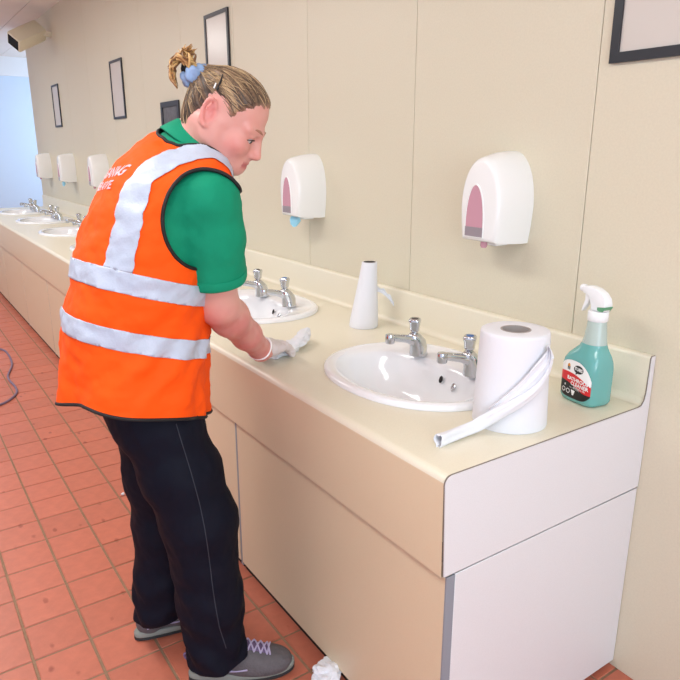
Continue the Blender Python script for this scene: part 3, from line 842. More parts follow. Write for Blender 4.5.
# ------------------------------------------------------------------ implicit surfaces for the figure
class Field:
    def __init__(s, xs, ys, zs):
        s.ax = [np.asarray(a, np.float32) for a in (xs, ys, zs)]
        s.F = np.full([len(a) for a in s.ax], 1.0, np.float32)
    def sub(s, lo, hi):
        sl = []
        for a, l, h in zip(s.ax, lo, hi):
            i = max(0, int(np.searchsorted(a, l)) - 1); j = min(len(a), int(np.searchsorted(a, h)) + 1)
            sl.append(slice(i, max(j, i + 1)))
        X = s.ax[0][sl[0]][:, None, None]; Y = s.ax[1][sl[1]][None, :, None]; Z = s.ax[2][sl[2]][None, None, :]
        return tuple(sl), X, Y, Z
    def put(s, fn, lo, hi, k=.01, op='u', margin=.03):
        m = margin + k
        sl, X, Y, Z = s.sub([a - m for a in lo], [a + m for a in hi])
        f = fn(X, Y, Z); g = s.F[sl]
        if op == 'u':
            h = np.clip(.5 + .5 * (g - f) / k, 0, 1); s.F[sl] = g * (1 - h) + f * h - k * h * (1 - h)
        elif op == 's':
            f = -f; h = np.clip(.5 - .5 * (g - f) / k, 0, 1); s.F[sl] = g * (1 - h) + f * h + k * h * (1 - h)
        elif op == 'i':
            s.F[sl] = np.maximum(g, f)
    def cap(s, a, b, ra, rb, k=.01, op='u'):
        a = np.array(a, float); b = np.array(b, float); d = b - a; L = float(d @ d) + 1e-9
        def fn(X, Y, Z):
            t = np.clip(((X - a[0]) * d[0] + (Y - a[1]) * d[1] + (Z - a[2]) * d[2]) / L, 0, 1)
            return np.sqrt((X - a[0] - t * d[0]) ** 2 + (Y - a[1] - t * d[1]) ** 2 + (Z - a[2] - t * d[2]) ** 2) - (ra + (rb - ra) * t)
        R = max(ra, rb)
        s.put(fn, np.minimum(a, b) - R, np.maximum(a, b) + R, k, op)
    def chain(s, pts, rad, k=.008):
        for i in range(len(pts) - 1): s.cap(pts[i], pts[i + 1], rad[i], rad[i + 1], k)
    def ell(s, c, axes, r, k=.01, op='u'):
        c = np.array(c, float); A = [np.array(a, float) for a in axes]
        def fn(X, Y, Z):
            q = []
            for a, rr in zip(A, r):
                q.append(((X - c[0]) * a[0] + (Y - c[1]) * a[1] + (Z - c[2]) * a[2]))
            k0 = np.sqrt(sum((v / rr) ** 2 for v, rr in zip(q, r))); k1 = np.sqrt(sum((v / rr ** 2) ** 2 for v, rr in zip(q, r))) + 1e-6
            return k0 * (k0 - 1) / k1
        R = max(r)
        s.put(fn, c - R, c + R, k, op)
    def stack(s, tab, fa, ra_, k=.02, grow=0.0):
        """ellipse sections over z: rows (z, cx, cy, a, b)"""
        T = np.array(sorted(map(tuple, tab)))
        z0, z1 = T[0, 0], T[-1, 0]
        def fn(X, Y, Z):
            q = [np.interp(Z.ravel(), T[:, 0], T[:, i]).reshape(Z.shape) for i in range(1, 5)]
            dx, dy = X - q[0], Y - q[1]
            la = dx * ra_[0] + dy * ra_[1]; fo = dx * fa[0] + dy * fa[1]
            A, B = q[2] + grow, q[3] + grow
            f = (np.sqrt((la / A) ** 2 + (fo / B) ** 2) - 1) * np.minimum(A, B)
            return np.maximum(np.maximum(f, Z - z1), z0 - Z)
        lo = [T[:, 1].min() - .35, T[:, 2].min() - .35, z0]; hi = [T[:, 1].max() + .35, T[:, 2].max() + .35, z1]
        s.put(fn, lo, hi, k)
    def hell(s, c, axes, r, k=.01, op='u'): s.ell(c, axes, [q * HK for q in r], k, op)
    def hcap(s, a, b, ra, rb, k=.01, op='u'): s.cap(a, b, ra * HK, rb * HK, k, op)
    def mesh(s):
        F = s.F; S = F < 0
        n = S.shape
        cnt = np.zeros([a - 1 for a in n], np.uint8)
        for i in (0, 1):
            for j in (0, 1):
                for k in (0, 1):
                    cnt += S[i:n[0] - 1 + i, j:n[1] - 1 + j, k:n[2] - 1 + k]
        act = np.argwhere((cnt > 0) & (cnt < 8))
        idm = np.full(cnt.shape, -1, np.int64); idm[tuple(act.T)] = np.arange(len(act))
        cor = [(i, j, k) for i in (0, 1) for j in (0, 1) for k in (0, 1)]
        val = np.stack([F[act[:, 0] + i, act[:, 1] + j, act[:, 2] + k] for i, j, k in cor], 1).astype(float)
        pos = np.stack([np.stack([s.ax[0][act[:, 0] + i], s.ax[1][act[:, 1] + j], s.ax[2][act[:, 2] + k]], 1) for i, j, k in cor], 1).astype(float)
        acc = np.zeros((len(act), 3)); num = np.zeros(len(act))
        for p in range(8):
            for q in range(p + 1, 8):
                if sum(abs(a - b) for a, b in zip(cor[p], cor[q])) != 1: continue
                va, vb = val[:, p], val[:, q]
                m = (va < 0) != (vb < 0)
                t = np.where(m, va / np.where(m, va - vb, 1), 0)
                t = np.clip(t, .02, .98)
                acc[m] += (pos[:, p] + (pos[:, q] - pos[:, p]) * t[:, None])[m]; num[m] += 1
        V = acc / num[:, None]
        faces = []
        for d in range(3):
            a1, a2 = [(1, 2), (2, 0), (0, 1)][d]
            sa = [slice(None)] * 3; sb_ = [slice(None)] * 3
            sa[d] = slice(0, n[d] - 1); sb_[d] = slice(1, n[d])
            A, B = S[tuple(sa)], S[tuple(sb_)]
            E = np.argwhere(A != B)
            E = E[(E[:, a1] > 0) & (E[:, a2] > 0) & (E[:, a1] < n[a1] - 1) & (E[:, a2] < n[a2] - 1)]
            inside = A[tuple(E.T)]
            def cid(o1, o2):
                c = E.copy(); c[:, a1] += o1; c[:, a2] += o2; return idm[tuple(c.T)]
            q = np.stack([cid(-1, -1), cid(0, -1), cid(0, 0), cid(-1, 0)], 1)
            q[~inside] = q[~inside][:, ::-1]
            faces.append(q)
        Q = np.concatenate(faces)
        return V, Q[(Q >= 0).all(1)]

def relax(V, Q, it=1, lam=.5):
    E = np.concatenate([Q[:, [0, 1]], Q[:, [1, 2]], Q[:, [2, 3]], Q[:, [3, 0]]])
    E = np.concatenate([E, E[:, ::-1]])
    for _ in range(it):
        acc = np.zeros_like(V); num = np.zeros(len(V))
        np.add.at(acc, E[:, 0], V[E[:, 1]]); np.add.at(num, E[:, 0], 1)
        V = V * (1 - lam) + lam * acc / np.maximum(num, 1)[:, None]
    return V

def normals(V, T):
    N = np.zeros_like(V)
    a, b, c = V[T[:, 0]], V[T[:, 1]], V[T[:, 2]]
    f = np.cross(b - a, c - a)
    for i in range(3): np.add.at(N, T[:, i], f)
    return N / (np.linalg.norm(N, axis=1, keepdims=True) + 1e-12)

def tris(Q): return np.concatenate([Q[:, [0, 1, 2]], Q[:, [0, 2, 3]]])

def clip(V, T, f):
    """keep the part of a triangle mesh where the per-vertex field f is positive"""
    V = [tuple(p) for p in V]; f = np.asarray(f, float)
    f = np.where(np.abs(f) < 1e-7, 1e-7, f)
    out = []; cache = {}
    nv = list(V)
    pos = f > 0
    allp = pos[T].all(1); anyp = pos[T].any(1)
    out = [tuple(t) for t in T[allp]]
    for t in T[anyp & ~allp]:
        poly = []
        for i in range(3):
            a, b = int(t[i]), int(t[(i + 1) % 3])
            if pos[a]: poly.append(a)
            if pos[a] != pos[b]:
                key = (min(a, b), max(a, b))
                if key not in cache:
                    s_ = f[a] / (f[a] - f[b])
                    pa, pb = V[a], V[b]
                    cache[key] = len(nv); nv.append(tuple(pa[q] + (pb[q] - pa[q]) * s_ for q in range(3)))
                poly.append(cache[key])
        for i in range(1, len(poly) - 1): out.append((poly[0], poly[i], poly[i + 1]))
    T2 = np.array(out, int); nv = np.array(nv)
    used = np.unique(T2); mp = np.full(len(nv), -1); mp[used] = np.arange(len(used))
    return nv[used], mp[T2]

def borders(T):
    """ordered boundary loops"""
    E = {}
    for t in T:
        for i in range(3):
            a, b = int(t[i]), int(t[(i + 1) % 3])
            if (b, a) in E: del E[(b, a)]
            else: E[(a, b)] = 1
    nx = {}
    for a, b in E: nx.setdefault(a, []).append(b)
    loops = []
    while nx:
        s0 = next(iter(nx)); L = [s0]; c = s0
        while c in nx:
            n_ = nx[c].pop()
            if not nx[c]: del nx[c]
            if n_ == s0: break
            L.append(n_); c = n_
        loops.append(L)
    return [L for L in loops if len(L) > 12]

def smooth_loop(P, it=6, step=3):
    P = np.array(P)[::step]
    for _ in range(it): P = .5 * P + .25 * (np.roll(P, 1, 0) + np.roll(P, -1, 0))
    return P

def grid(lo, hi, h): return np.arange(lo, hi + h, h)
def mixed(lo, hi, fine, hf, hc):
    """axis that is fine inside the given intervals and coarse elsewhere"""
    xs = [lo]
    while xs[-1] < hi:
        st = hf if any(a <= xs[-1] <= b for a, b in fine) else hc
        xs.append(xs[-1] + st)
    return np.array(xs)
def fbm(P, sc, oct_=3, off=0.0):
    out = np.zeros(len(P))
    for i, p in enumerate(P): out[i] = mnoise.fractal(Vector(p) * sc + Vector((off, off * .7, 0)), 1.0, 2.0, oct_)
    return out

# ------------------------------------------------------------------ the woman: joints read off the photograph
UP = np.array([0, 0, 1.0])
PHI = math.radians(22)
FB = math.cos(PHI) * RT + math.sin(PHI) * FH          # where the body faces
RB = math.sin(PHI) * RT - math.cos(PHI) * FH          # her right hand side
NECK = J(190, 152, 1.590)
SH_R = J(209, 201, 1.455)
latN = (SH_R - NECK) @ RB
SH_L = SH_R - 2 * latN * RB + np.array([0, 0, -.02])
EL_R = J(219, 306, 1.53)
WR_R = J(261, 350, 1.765)
EL_L = SH_L - UP * .27 - RB * .04 - FB * .09
WR_L = EL_L - FB * .01 + RB * .01 - UP * .225
HIP = J(157, 400, 1.545)
# vest silhouette rows: left, right, row, distance, lateral half width
ROWS = [(62, 211, 432, 1.55, .235), (60, 210, 400, 1.55, .234), (59, 208, 380, 1.55, .232), (60, 209, 350, 1.555, .228), (63, 212, 310, 1.56, .222), (71, 217, 270, 1.565, .224),
        (80, 224, 235, 1.57, .224), (90, 229, 205, 1.575, .218), (102, 231, 180, 1.58, .200), (118, 229, 160, 1.585, .150), (135, 221, 146, 1.59, .105), (158, 211, 132, 1.594, .070), (176, 205, 122, 1.597, .05)]
TORSO = []
for l, r, y, d, a in ROWS:
    p, q = J(l, y, d), J(r, y, d); c = (p + q) / 2; h = np.linalg.norm(p - q) / 2
    b = math.sqrt(max(h * h - (math.sin(PHI) * a) ** 2, .001)) / math.cos(PHI)
    TORSO.append((c[2], c[0], c[1], a, b))
TT = np.array(sorted(TORSO))
def torso_c(z): return np.stack([np.interp(z, TT[:, 0], TT[:, 1]), np.interp(z, TT[:, 0], TT[:, 2])], -1)
def latfwd(P):
    c = torso_c(P[:, 2]); d = P[:, :2] - c
    return d @ RB[:2], d @ FB[:2]

# head frame
PH_H = math.radians(-5); TILT = math.radians(29)
hdir = math.cos(PH_H) * RT + math.sin(PH_H) * FH
HF = hdir * math.cos(TILT) - UP * math.sin(TILT)
HR = math.sin(PH_H) * RT - math.cos(PH_H) * FH
HU = np.cross(HR, HF)
HO = J(211.5, 110.5, 1.50) - HR * .066
HK = .862
def H(f, r, u): return HO + (HF * f + HR * r + HU * u) * HK
def headco(P):
    d = (P - HO) / HK; return d @ HF, d @ HR, d @ HU
HAX = (HF, HR, HU)

# legs
HJ_R, KN_R, AN_R = J(161, 425, 1.475), J(200, 520, 1.46), J(219, 660, 1.45)
HJ_L, KN_L, AN_L = J(154, 418, 1.60), J(167, 520, 1.615), J(162, 622, 1.60)

woman = empty('person', (float(HIP[0]) + .06, float(HIP[1]) + .02, FZ), 'woman in an orange reflective vest over a green polo shirt, wiping the countertop', 'person')

# ---- body: one continuous skin
def hand_bones(W, hx, side, curl, drop):
    """knuckle chains of a hand; side +1 right (thumb towards its left)"""
    hx = hx / np.linalg.norm(hx)
    wr = np.cross(hx, UP) if abs(hx[2]) < .8 else -FB * side; wr = wr - hx * (wr @ hx); wr /= np.linalg.norm(wr); up = np.cross(wr, hx)
    ch = []
    for k, (off, L, back) in enumerate([(-.027, .072, .0), (-.009, .080, .004), (.010, .074, .001), (.027, .058, -.009)]):
        b = W + hx * (.088 + back) + wr * off * side + up * .002
        pts = [W + hx * .035 + wr * off * .75 * side, b]; ang = drop
        for s_, l in enumerate((.44, .31, .25)):
            ang += curl * (1.0, 1.0, .7)[s_]
            spread = wr * side * off * .9
            dirv = hx * math.cos(ang) - up * math.sin(ang) + spread
            pts.append(pts[-1] + dirv / np.linalg.norm(dirv) * L * l)
        ch.append((pts, [.0125, .0105, .0092, .0085, .0074]))
    b = W + hx * .022 - wr * .022 * side - up * .002
    d1 = hx * .70 - wr * .66 * side - up * .22; d2 = hx * .92 - wr * .28 * side - up * .25
    p1 = b + d1 / np.linalg.norm(d1) * .042; p2 = p1 + d1 / np.linalg.norm(d1) * .028; p3 = p2 + d2 / np.linalg.norm(d2) * .026
    ch.append(([b, p1, p2, p3], [.015, .0125, .0105, .0085]))
    return ch, hx, wr, up
tipR = on_z(293, 347, ZT + .02)
hxR = tipR - WR_R; hxR[2] = -.018
hxR = hxR / np.linalg.norm(hxR)
HAND_R = hand_bones(WR_R, hxR, 1, .30, .05)
HAND_L = hand_bones(WR_L, UP * -1.0 + FB * .06, -1, .22, .05)
def add_hand(fd, Hd, W, grow=0.0):
    ch, hx, wr, up = Hd
    fd.ell(W + hx * .055, (hx, wr, up), (.048 + grow, .039 + grow, .0165 + grow), .012)
    for pts, rad in ch: fd.chain(pts, [r + grow for r in rad], .006)
fine_x = [(min(HO[0] - .13, WR_R[0] - .13), max(HO[0] + .14, WR_R[0] + .10))]
fine_y = [(HO[1] - .13, HO[1] + .16), (WR_R[1] - .06, WR_R[1] + .20)]
fine_z = [(.50, .72), (1.27, 1.60), (ZT - .03, ZT + .10)]
B = Field(mixed(-1.25, -.38, fine_x, .0032, .008), mixed(-1.26, -.36, fine_y, .0032, .008), mixed(FZ, 1.60, fine_z, .0030, .009))
B.stack([(z, x, y, a * .74, b * .74) for z, x, y, a, b in TORSO if z > .82], FB, RB, .02)
for S_, E_, W_ in ((SH_R, EL_R, WR_R), (SH_L, EL_L, WR_L)):
    B.cap(NECK + (S_ - NECK) * .3 - UP * .02, S_, .040, .05, .04)
    B.cap(S_, E_, .052, .0455, .03)
    m1 = E_ + (W_ - E_) * .22; m2 = E_ + (W_ - E_) * .62
    B.chain([E_, m1, m2, W_], [.0445, .0465, .0375, .0290], .02)
add_hand(B, HAND_R, WR_R); add_hand(B, HAND_L, WR_L)
B.cap(WR_R, WR_R + HAND_R[1] * .04, .028, .022, .02); B.cap(WR_L, WR_L + HAND_L[1] * .04, .028, .022, .02)
hR, tR = on_z(191, 677, FZ), on_z(294, 669, FZ)
hL = on_z(136, 638, FZ); tL = hL + np.array([.035, .262, 0])
def ankle(h_, t_):
    d_ = (t_ - h_) / np.linalg.norm(t_ - h_); return np.array([h_[0], h_[1], FZ]) + d_ * .056 + UP * .095
for a_, k_, n_, ft in ((HJ_R, KN_R, ankle(hR, tR), tR), (HJ_L, KN_L, ankle(hL, tL), tL)):
    B.cap(a_ + UP * .06, a_, .08, .08, .03); B.cap(a_, k_, .08, .055, .03); B.cap(k_, n_, .055, .032, .03)
    B.cap(n_, n_ * .35 + ft * .65 + UP * .01, .030, .02, .02)
# neck and head
B.cap(NECK - UP * .03 + FB * .01, H(-.010, 0, -.045), .060, .056, .03)
B.hell(H(.020, 0, .035), HAX, (.100, .076, .080), .02)
B.hell(H(.058, 0, -.040), HAX, (.060, .060, .078), .03)
for s_ in (-1, 1):
    B.hcap(H(.018, .050 * s_, -.056), H(.092, .014 * s_, -.103), .021, .017, .028)
    B.hcap(H(.020, .052 * s_, -.02), H(.018, .050 * s_, -.056), .022, .021, .025)
    B.hell(H(.083, .039 * s_, -.044), HAX, (.030, .026, .026), .02)
    B.hcap(H(.116, .012 * s_, .002), H(.098, .048 * s_, .004), .0115, .011, .014)
    B.hell(H(.124, .032 * s_, -.021), HAX, (.014, .019, .0115), .012, 's')
    B.hell(H(.1010, .032 * s_, -.0110), HAX, (.0165, .0175, .0085), .004)
    B.hell(H(.0995, .032 * s_, -.0315), HAX, (.0150, .0165, .0070), .004)
B.hell(H(.099, 0, -.103), HAX, (.019, .021, .016), .016)
B.hell(H(.094, 0, -.081), HAX, (.027, .031, .024), .016)
B.hcap(H(.108, 0, -.012), H(.117, 0, -.054), .0120, .0165, .010)
B.hcap(H(.119, 0, -.006), H(.1395, 0, -.051), .0078, .0092, .010)
B.hell(H(.128, 0, -.056), HAX, (.015, .0145, .008), .006)
for s_ in (-1, 1):
    B.hell(H(.1235, .0125 * s_, -.0565), HAX, (.010, .0062, .0078), .005)
    B.hell(H(.130, .0068 * s_, -.0650), HAX, (.0055, .0035, .0035), .002, 's')
    # lips
    B.hcap(H(.1205, 0, -.0795), H(.107, .023 * s_, -.0865), .0052, .0026, .004)
    B.hcap(H(.1175, 0, -.0935), H(.107, .020 * s_, -.0890), .0058, .0028, .004)
    B.hcap(H(.127, 0, -.0862), H(.108, .027 * s_, -.0874), .0020, .0018, .003, 's')
    # ear: rim, bowl, lobe
    er = [H(-.004 + .0145 * math.cos(t) - .004 * math.sin(t), (.0765 + .008 * (math.cos(t) < .2)) * s_, -.006 + .033 * math.sin(t)) for t in np.linspace(-2.0, 3.3 + .8, 15)]
    B.hell(H(-.003, .074 * s_, -.006), (HF * .98 - HU * .1, HR + HF * -.12 * s_, HU), (.0135, .0075, .030), .004)
    B.chain(er, [.0042] * len(er), .003)
    B.hell(H(.004, .082 * s_, -.006), HAX, (.0075, .0075, .013), .004, 's')
    B.hell(H(.0035, .077 * s_, -.036), HAX, (.008, .0052, .0085), .005)
    B.hcap(H(.0105, .074 * s_, -.004), H(.0110, .075 * s_, -.014), .0045, .0045, .004)
# neck cords
B.hcap(H(-.02, .052, -.035), NECK + FB * .05 + RB * .02 - UP * .02, .014, .014, .03)
V, Q = B.mesh(); V = relax(V, Q, 1, .35)
T = tris(Q)
M_SKIN = mat('skin', rgb(226, 170, 156), 0.45, sss=0.12, bump=.02, bscale=220)
body = make('body', V, Q, M_SKIN, woman, angle=180)
f, r, u = headco(V)
col = np.tile(np.array(rgb(220, 163, 150)[:3]), (len(V), 1))
def blend(w, c):
    global col
    w = np.clip(w, 0, 1)[:, None]; col = col * (1 - w) + np.array(rgb(*c)[:3]) * w
isH = (np.abs(f) < .2) & (np.abs(r) < .12) & (np.abs(u) < .16)
blend(isH * np.exp(-(((f - .085) / .03) ** 2 + ((u + .05) / .03) ** 2)) * np.clip((np.abs(r) - .01) / .02, 0, 1) * .45, (214, 120, 116))
blend(isH * np.exp(-(((f - .13) / .016) ** 2 + ((u + .055) / .016) ** 2 + (r / .02) ** 2)) * .5, (212, 118, 116))
lip = isH * (f > .102) * np.clip(1.2 - np.abs((u + .0865) / .0105), 0, 1) * (np.abs(r) < .025)
blend(lip * 1.3, (182, 96, 98))
blend(isH * np.exp(-(((f + .003) / .022) ** 2 + ((u + .004) / .036) ** 2) ** 2) * np.clip((np.abs(r) - .05) / .02, 0, 1) * .7, (222, 128, 124))
fa = np.clip((1.02 - V[:, 2]) / .06, 0, 1) * (V[:, 2] > .7)
mott = np.clip(.5 + 1.1 * fbm(V, 26, 3), 0, 1)
blend(fa * (.35 + .5 * mott), (205, 122, 116))
blend(isH * (.12 + .25 * np.clip(fbm(V, 34, 2, 3.0) + .3, 0, 1)), (212, 130, 122))
at = body.data.color_attributes.new('tint', 'FLOAT_COLOR', 'POINT')
at.data.foreach_set('color', np.concatenate([col, np.ones((len(V), 1))], 1).astype(np.float32).ravel())
def use_attr(m_, name, strands=False):
    nt = m_.node_tree; a = nt.nodes.new('ShaderNodeAttribute'); a.attribute_name = name
    nt.links.new(a.outputs['Color'], nt.nodes['Principled BSDF'].inputs['Base Color'])
use_attr(M_SKIN, 'tint')
# eyes, brows
M_EYE = mat('eye_white', rgb(186, 176, 172), 0.15); M_IRIS = mat('iris', rgb(52, 62, 58), 0.1); M_LASH = mat('lash', rgb(74, 54, 46), 0.7); M_BROW = mat('brow_hair', rgb(168, 120, 98), 0.8)
for s_ in (-1, 1):
    c0 = H(.1035, .0325 * s_, -.0205)
    fd = np.array(HF * .93 - HU * .30); fd /= np.linalg.norm(fd)
    ax2 = np.cross(fd, HR); 
    ey = MB().lathe([(.0106 * math.sin(t), .0106 * math.cos(t)) for t in np.linspace(0.02, math.pi - .02, 14)], c0, 20, True, True, (HR, ax2, fd)).build('eye', M_EYE, body)
    MB().lathe([(.0064, .0088), (.0054, .0096), (.0035, .0104), (.0004, .0110)], c0, 18, True, True, (HR, ax2, fd)).build('iris', M_IRIS, ey)
    lid = bez([H(.1095, .0165 * s_, -.0225), H(.1180, .026 * s_, -.0170), H(.1165, .037 * s_, -.0170), H(.1045, .0485 * s_, -.0225)], 6)
    MB().tube(lid, list(np.interp(np.linspace(0, 1, len(lid)), [0, .5, 1], [.0008, .0017, .001])), 6).build('lashes', M_LASH, ey)
    br = bez([H(.1265, .012 * s_, .0045), H(.1230, .026 * s_, .0095), H(.1125, .041 * s_, .0095), H(.100, .052 * s_, .003)], 6)
    MB().tube(br, list(np.interp(np.linspace(0, 1, len(br)), [0, .4, 1], [.002, .003, .001])), 6).build('eyebrow', M_BROW, body)

# ---- hair pulled back to a short ponytail
POLE = np.array([-.086, 0.0, .062])                      # where the ponytail is tied, in head coordinates
Hf = Field(grid(HO[0] - .16, HO[0] + .17, .0032), grid(HO[1] - .16, HO[1] + .17, .0032), grid(HO[2] - .14, HO[2] + .16, .0032))
Hf.hell(H(.0195, 0, .036), HAX, (.1045, .0805, .0845), .02)
Hf.hell(H(-.038, 0, -.012), HAX, (.050, .060, .060), .03)
Hf.hell(H(-.040, 0, -.055), HAX, (.030, .048, .034), .03)
Hf.hcap(H(-.05, 0, .045), H(POLE[0] + .004, 0, POLE[2]), .036, .019, .03)
V, Q = Hf.mesh(); V = relax(V, Q, 2, .5); T = tris(Q)
N = normals(V, T)
f, r, u = headco(V)
pd = np.array([-.80, 0, .60]); pd /= np.linalg.norm(pd)
e1 = np.array([.60, 0, .80]); e2 = np.array([0, 1.0, 0])
L = np.stack([f - POLE[0], r - POLE[1], u - POLE[2]], 1)
th = np.arctan2(L @ e2, L @ e1); ds = np.linalg.norm(L, axis=1)
flow = np.stack([np.cos(th) * 3.2, np.sin(th) * 3.2, ds * 5.0], 1)
dsp = np.array([mnoise.fractal(Vector((a * 3.2, b * 3.2, c)), .9, 2.1, 4) for a, b, c in flow])
V = V + N * (dsp * .0032)[:, None]
poly = np.array([(.150, .082), (.112, .066), (.090, .047), (.074, .030), (.062, .010), (.055, -.012), (.046, -.010), (.038, .010), (.026, .030), (.008, .040), (-.012, .037), (-.026, .018), (-.030, -.010), (-.030, -.040), (-.040, -.085), (-.20, -.09), (-.20, .25), (.20, .25), (.20, .09)])
def poly_sd(P, x, y):
    d = np.full(len(x), 1e9); s_ = np.ones(len(x))
    n = len(P)
    for i in range(n):
        a, b = P[i], P[(i + 1) % n]
        ex, ey = b - a; wx, wy = x - a[0], y - a[1]
        t = np.clip((wx * ex + wy * ey) / (ex * ex + ey * ey), 0, 1)
        d = np.minimum(d, (wx - ex * t) ** 2 + (wy - ey * t) ** 2)
        c = ((a[1] <= y) & (b[1] > y) & (ex * wy - ey * wx > 0)) | ((a[1] > y) & (b[1] <= y) & (ex * wy - ey * wx <= 0))
        s_ = np.where(c, -s_, s_)
    return -s_ * np.sqrt(d)
f, r, u = headco(V)
jag = np.where(f > .05, .003, .007) * np.array([mnoise.noise(Vector((a * 5, b * 5, c * .4))) for a, b, c in flow])
keep = poly_sd(poly, f, u) + jag
V = V - N * (.0062 * np.clip(1 - keep / .022, 0, 1) ** 1.5)[:, None]
V, T = clip(V, T, keep)
M_HAIR = mat('fair_brown_hair', rgb(150, 116, 82), 0.42, spec=.35)
hair = make('hair', V, T, M_HAIR, woman, angle=180)
f, r, u = headco(V)
L = np.stack([f - POLE[0], r - POLE[1], u - POLE[2]], 1)
th = np.arctan2(L @ e2, L @ e1); ds = np.linalg.norm(L, axis=1)
hc = np.zeros((len(V), 3))
c_dk, c_md, c_lt = [np.array(rgb(*c)[:3]) for c in ((72, 58, 49), (128, 102, 80), (188, 156, 118))]
for i in range(len(V)):
    a = mnoise.fractal(Vector((math.cos(th[i]) * 13, math.sin(th[i]) * 13, ds[i] * 5)), .8, 2.2, 4)
    top = np.clip((u[i] - .0) / .08, 0, 1)
    w = .28 + .85 * a + .24 * top - .24 * (1 - top)
    hc[i] = c_dk + (c_md - c_dk) * np.clip(w * 2, 0, 1) + (c_lt - c_md) * np.clip(w * 2 - 1, 0, 1)
kk = poly_sd(poly, f, u)[:, None]
edge = np.clip(1 - kk / .020, 0, 1) ** 1.2 * (f > .02)[:, None] * .85
hc = hc * (1 - edge) + np.array(rgb(196, 146, 126)[:3]) * edge
at = hair.data.color_attributes.new('tint', 'FLOAT_COLOR', 'POINT')
at.data.foreach_set('color', np.concatenate([hc, np.ones((len(V), 1))], 1).astype(np.float32).ravel())
use_attr(M_HAIR, 'tint')
# fine strands lying on the cap
bvh_src = hair.data
from mathutils.bvhtree import BVHTree
hb = BVHTree.FromPolygons([tuple(p) for p in V], [tuple(int(i) for i in t) for t in T])
SM = {k: MB() for k in range(3)}
for k in range(420):
    i = rng.integers(len(V))
    if abs(f[i]) > .2: continue
    p = V[i]; pl = H(*POLE); pts = []
    for s_ in np.linspace(0, rng.uniform(.25, .7), 6):
        q = p + (pl - p) * s_
        loc, nn_, _, _ = hb.find_nearest(Vector(q) + (Vector(q) - Vector(H(.0, 0, .03))).normalized() * .03)
        pts.append(np.array(loc) + np.array(nn_) * .0006)
    SM[int(rng.integers(3))].tube(pts, [.0003, .0007, .0008, .0008, .0007, .0003], 4)
for k, c in enumerate([(80, 64, 52), (150, 122, 92), (196, 166, 126)]):
    SM[k].build('fine_strands', mat('hair_strand_%d' % k, rgb(*c), .45), hair, angle=180)['kind'] = 'stuff'
# ponytail: a short spray of strands doubled over
DP = float((H(*POLE) - CAM) @ FH)
PT = {k: MB() for k in range(3)}
for k in range(240):
    t = rng.uniform(0, 1); jit = rng.normal(0, 1, 6)
    s0 = J(192 + jit[0] * 2.2, 68 + jit[1] * 3, DP - .002 + jit[2] * .008)
    if t < .32:
        k1 = J(188 - 8 * t + jit[3] * 3, 57 + jit[4] * 2, DP + jit[2] * .013); k2 = J(190 - 14 * t + jit[5] * 4, 49 + jit[3] * 2, DP + jit[4] * .016)
        pts = bez([s0, k1, k2], 5)
    else:
        q = (t - .32) / .68
        k1 = J(184 - 5 * q + jit[3] * 2, 57 - jit[4] * 1.5, DP + jit[2] * .012)
        k2 = J(176 - 3.5 * q + jit[5] * 1.6, 58 + 8 * q + jit[3], DP + jit[4] * .013)
        k3 = J(171 + 1.0 * q + jit[3] * 1.5, 66 + 12 * q + jit[4], DP + jit[5] * .012)
        k4 = J(172 + 5 * q + jit[5] * .8, 72 + 17 * q * q + jit[4], DP + jit[2] * .012)
        pts = bez([s0, k1, k2, k3, k4] if q > .35 else [s0, k1, k2, k3], 5)
    rad = np.interp(np.linspace(0, 1, len(pts)), [0, .3, .8, 1], [.0022, .0024, .0016, .0004])
    PT[int(rng.integers(3))].tube(pts, list(rad * 1.15), 5)
for k, c in enumerate([(120, 84, 50), (178, 132, 80), (214, 172, 112)]):
    o = PT[k].build('ponytail', mat('ponytail_hair_%d' % k, rgb(*c), .45), hair, angle=180)
# scrunchie: a ruffled ring around the tie
sc_c = J(195.5, 75.5, DP - .006); sc_ax = (HF * pd[0] + HU * pd[2]); sc_ax /= np.linalg.norm(sc_ax)
s1 = np.cross(sc_ax, HR); s1 /= np.linalg.norm(s1); s2 = np.cross(sc_ax, s1)
rings = []
for i in range(48):
    a = 2 * math.pi * i / 48
    cdir = s1 * math.cos(a) + s2 * math.sin(a)
    rr = .0135 * (1 + .18 * math.sin(9 * a) + .1 * math.sin(4 * a + 1))
    ce = sc_c + cdir * .0185
    rings.append([ce + (cdir * math.cos(b) + sc_ax * math.sin(b) * 1.15) * rr * (1 + .12 * math.sin(3 * b + 5 * a)) for b in np.linspace(0, 2 * math.pi, 16, endpoint=False)])
rings.append(rings[0])
M_SCR = mat('pale_blue_cloth', rgb(140, 166, 204), .8, bump=.2, bscale=120)
MB().loft(rings, False, False).build('scrunchie', M_SCR, hair, angle=180)
V2, F2 = crumple(tuple(sc_c + sc_ax * .022 - HU * .008 - HF * .004), .013, .015, .016, 5.5, 3, .2)
make('hair_tie', V2, F2, M_BLACK, hair)
# snap clip on the side of the hair
cl0, cl1 = J(222, 77, 1.49), J(217, 92, 1.49)
def on_hair(u_, v_):
    o_ = Vector(CAM); d_ = Vector(ray(u_, v_)).normalized()
    loc, n_, i_, di = hb.ray_cast(o_, d_)
    return (np.array(loc), np.array(n_)) if loc else (J(u_, v_, 1.5), -FH)
M_CLIP = mat('dark_metal_clip', rgb(44, 44, 48), .3, metal=.5)
cp = [on_hair(223, 75), on_hair(220.5, 82), on_hair(217.5, 90)]
MB().tube([p + n_ * .0022 for p, n_ in cp], [.0010, .0022, .0030], 8).build('hair_clip', M_CLIP, hair)
cp = [on_hair(216.5, 83), on_hair(215, 88)]
MB().tube([p + n_ * .003 for p, n_ in cp], [.0016, .0020], 8).build('hair_clip_pearl', M_PLASTIC, hair)
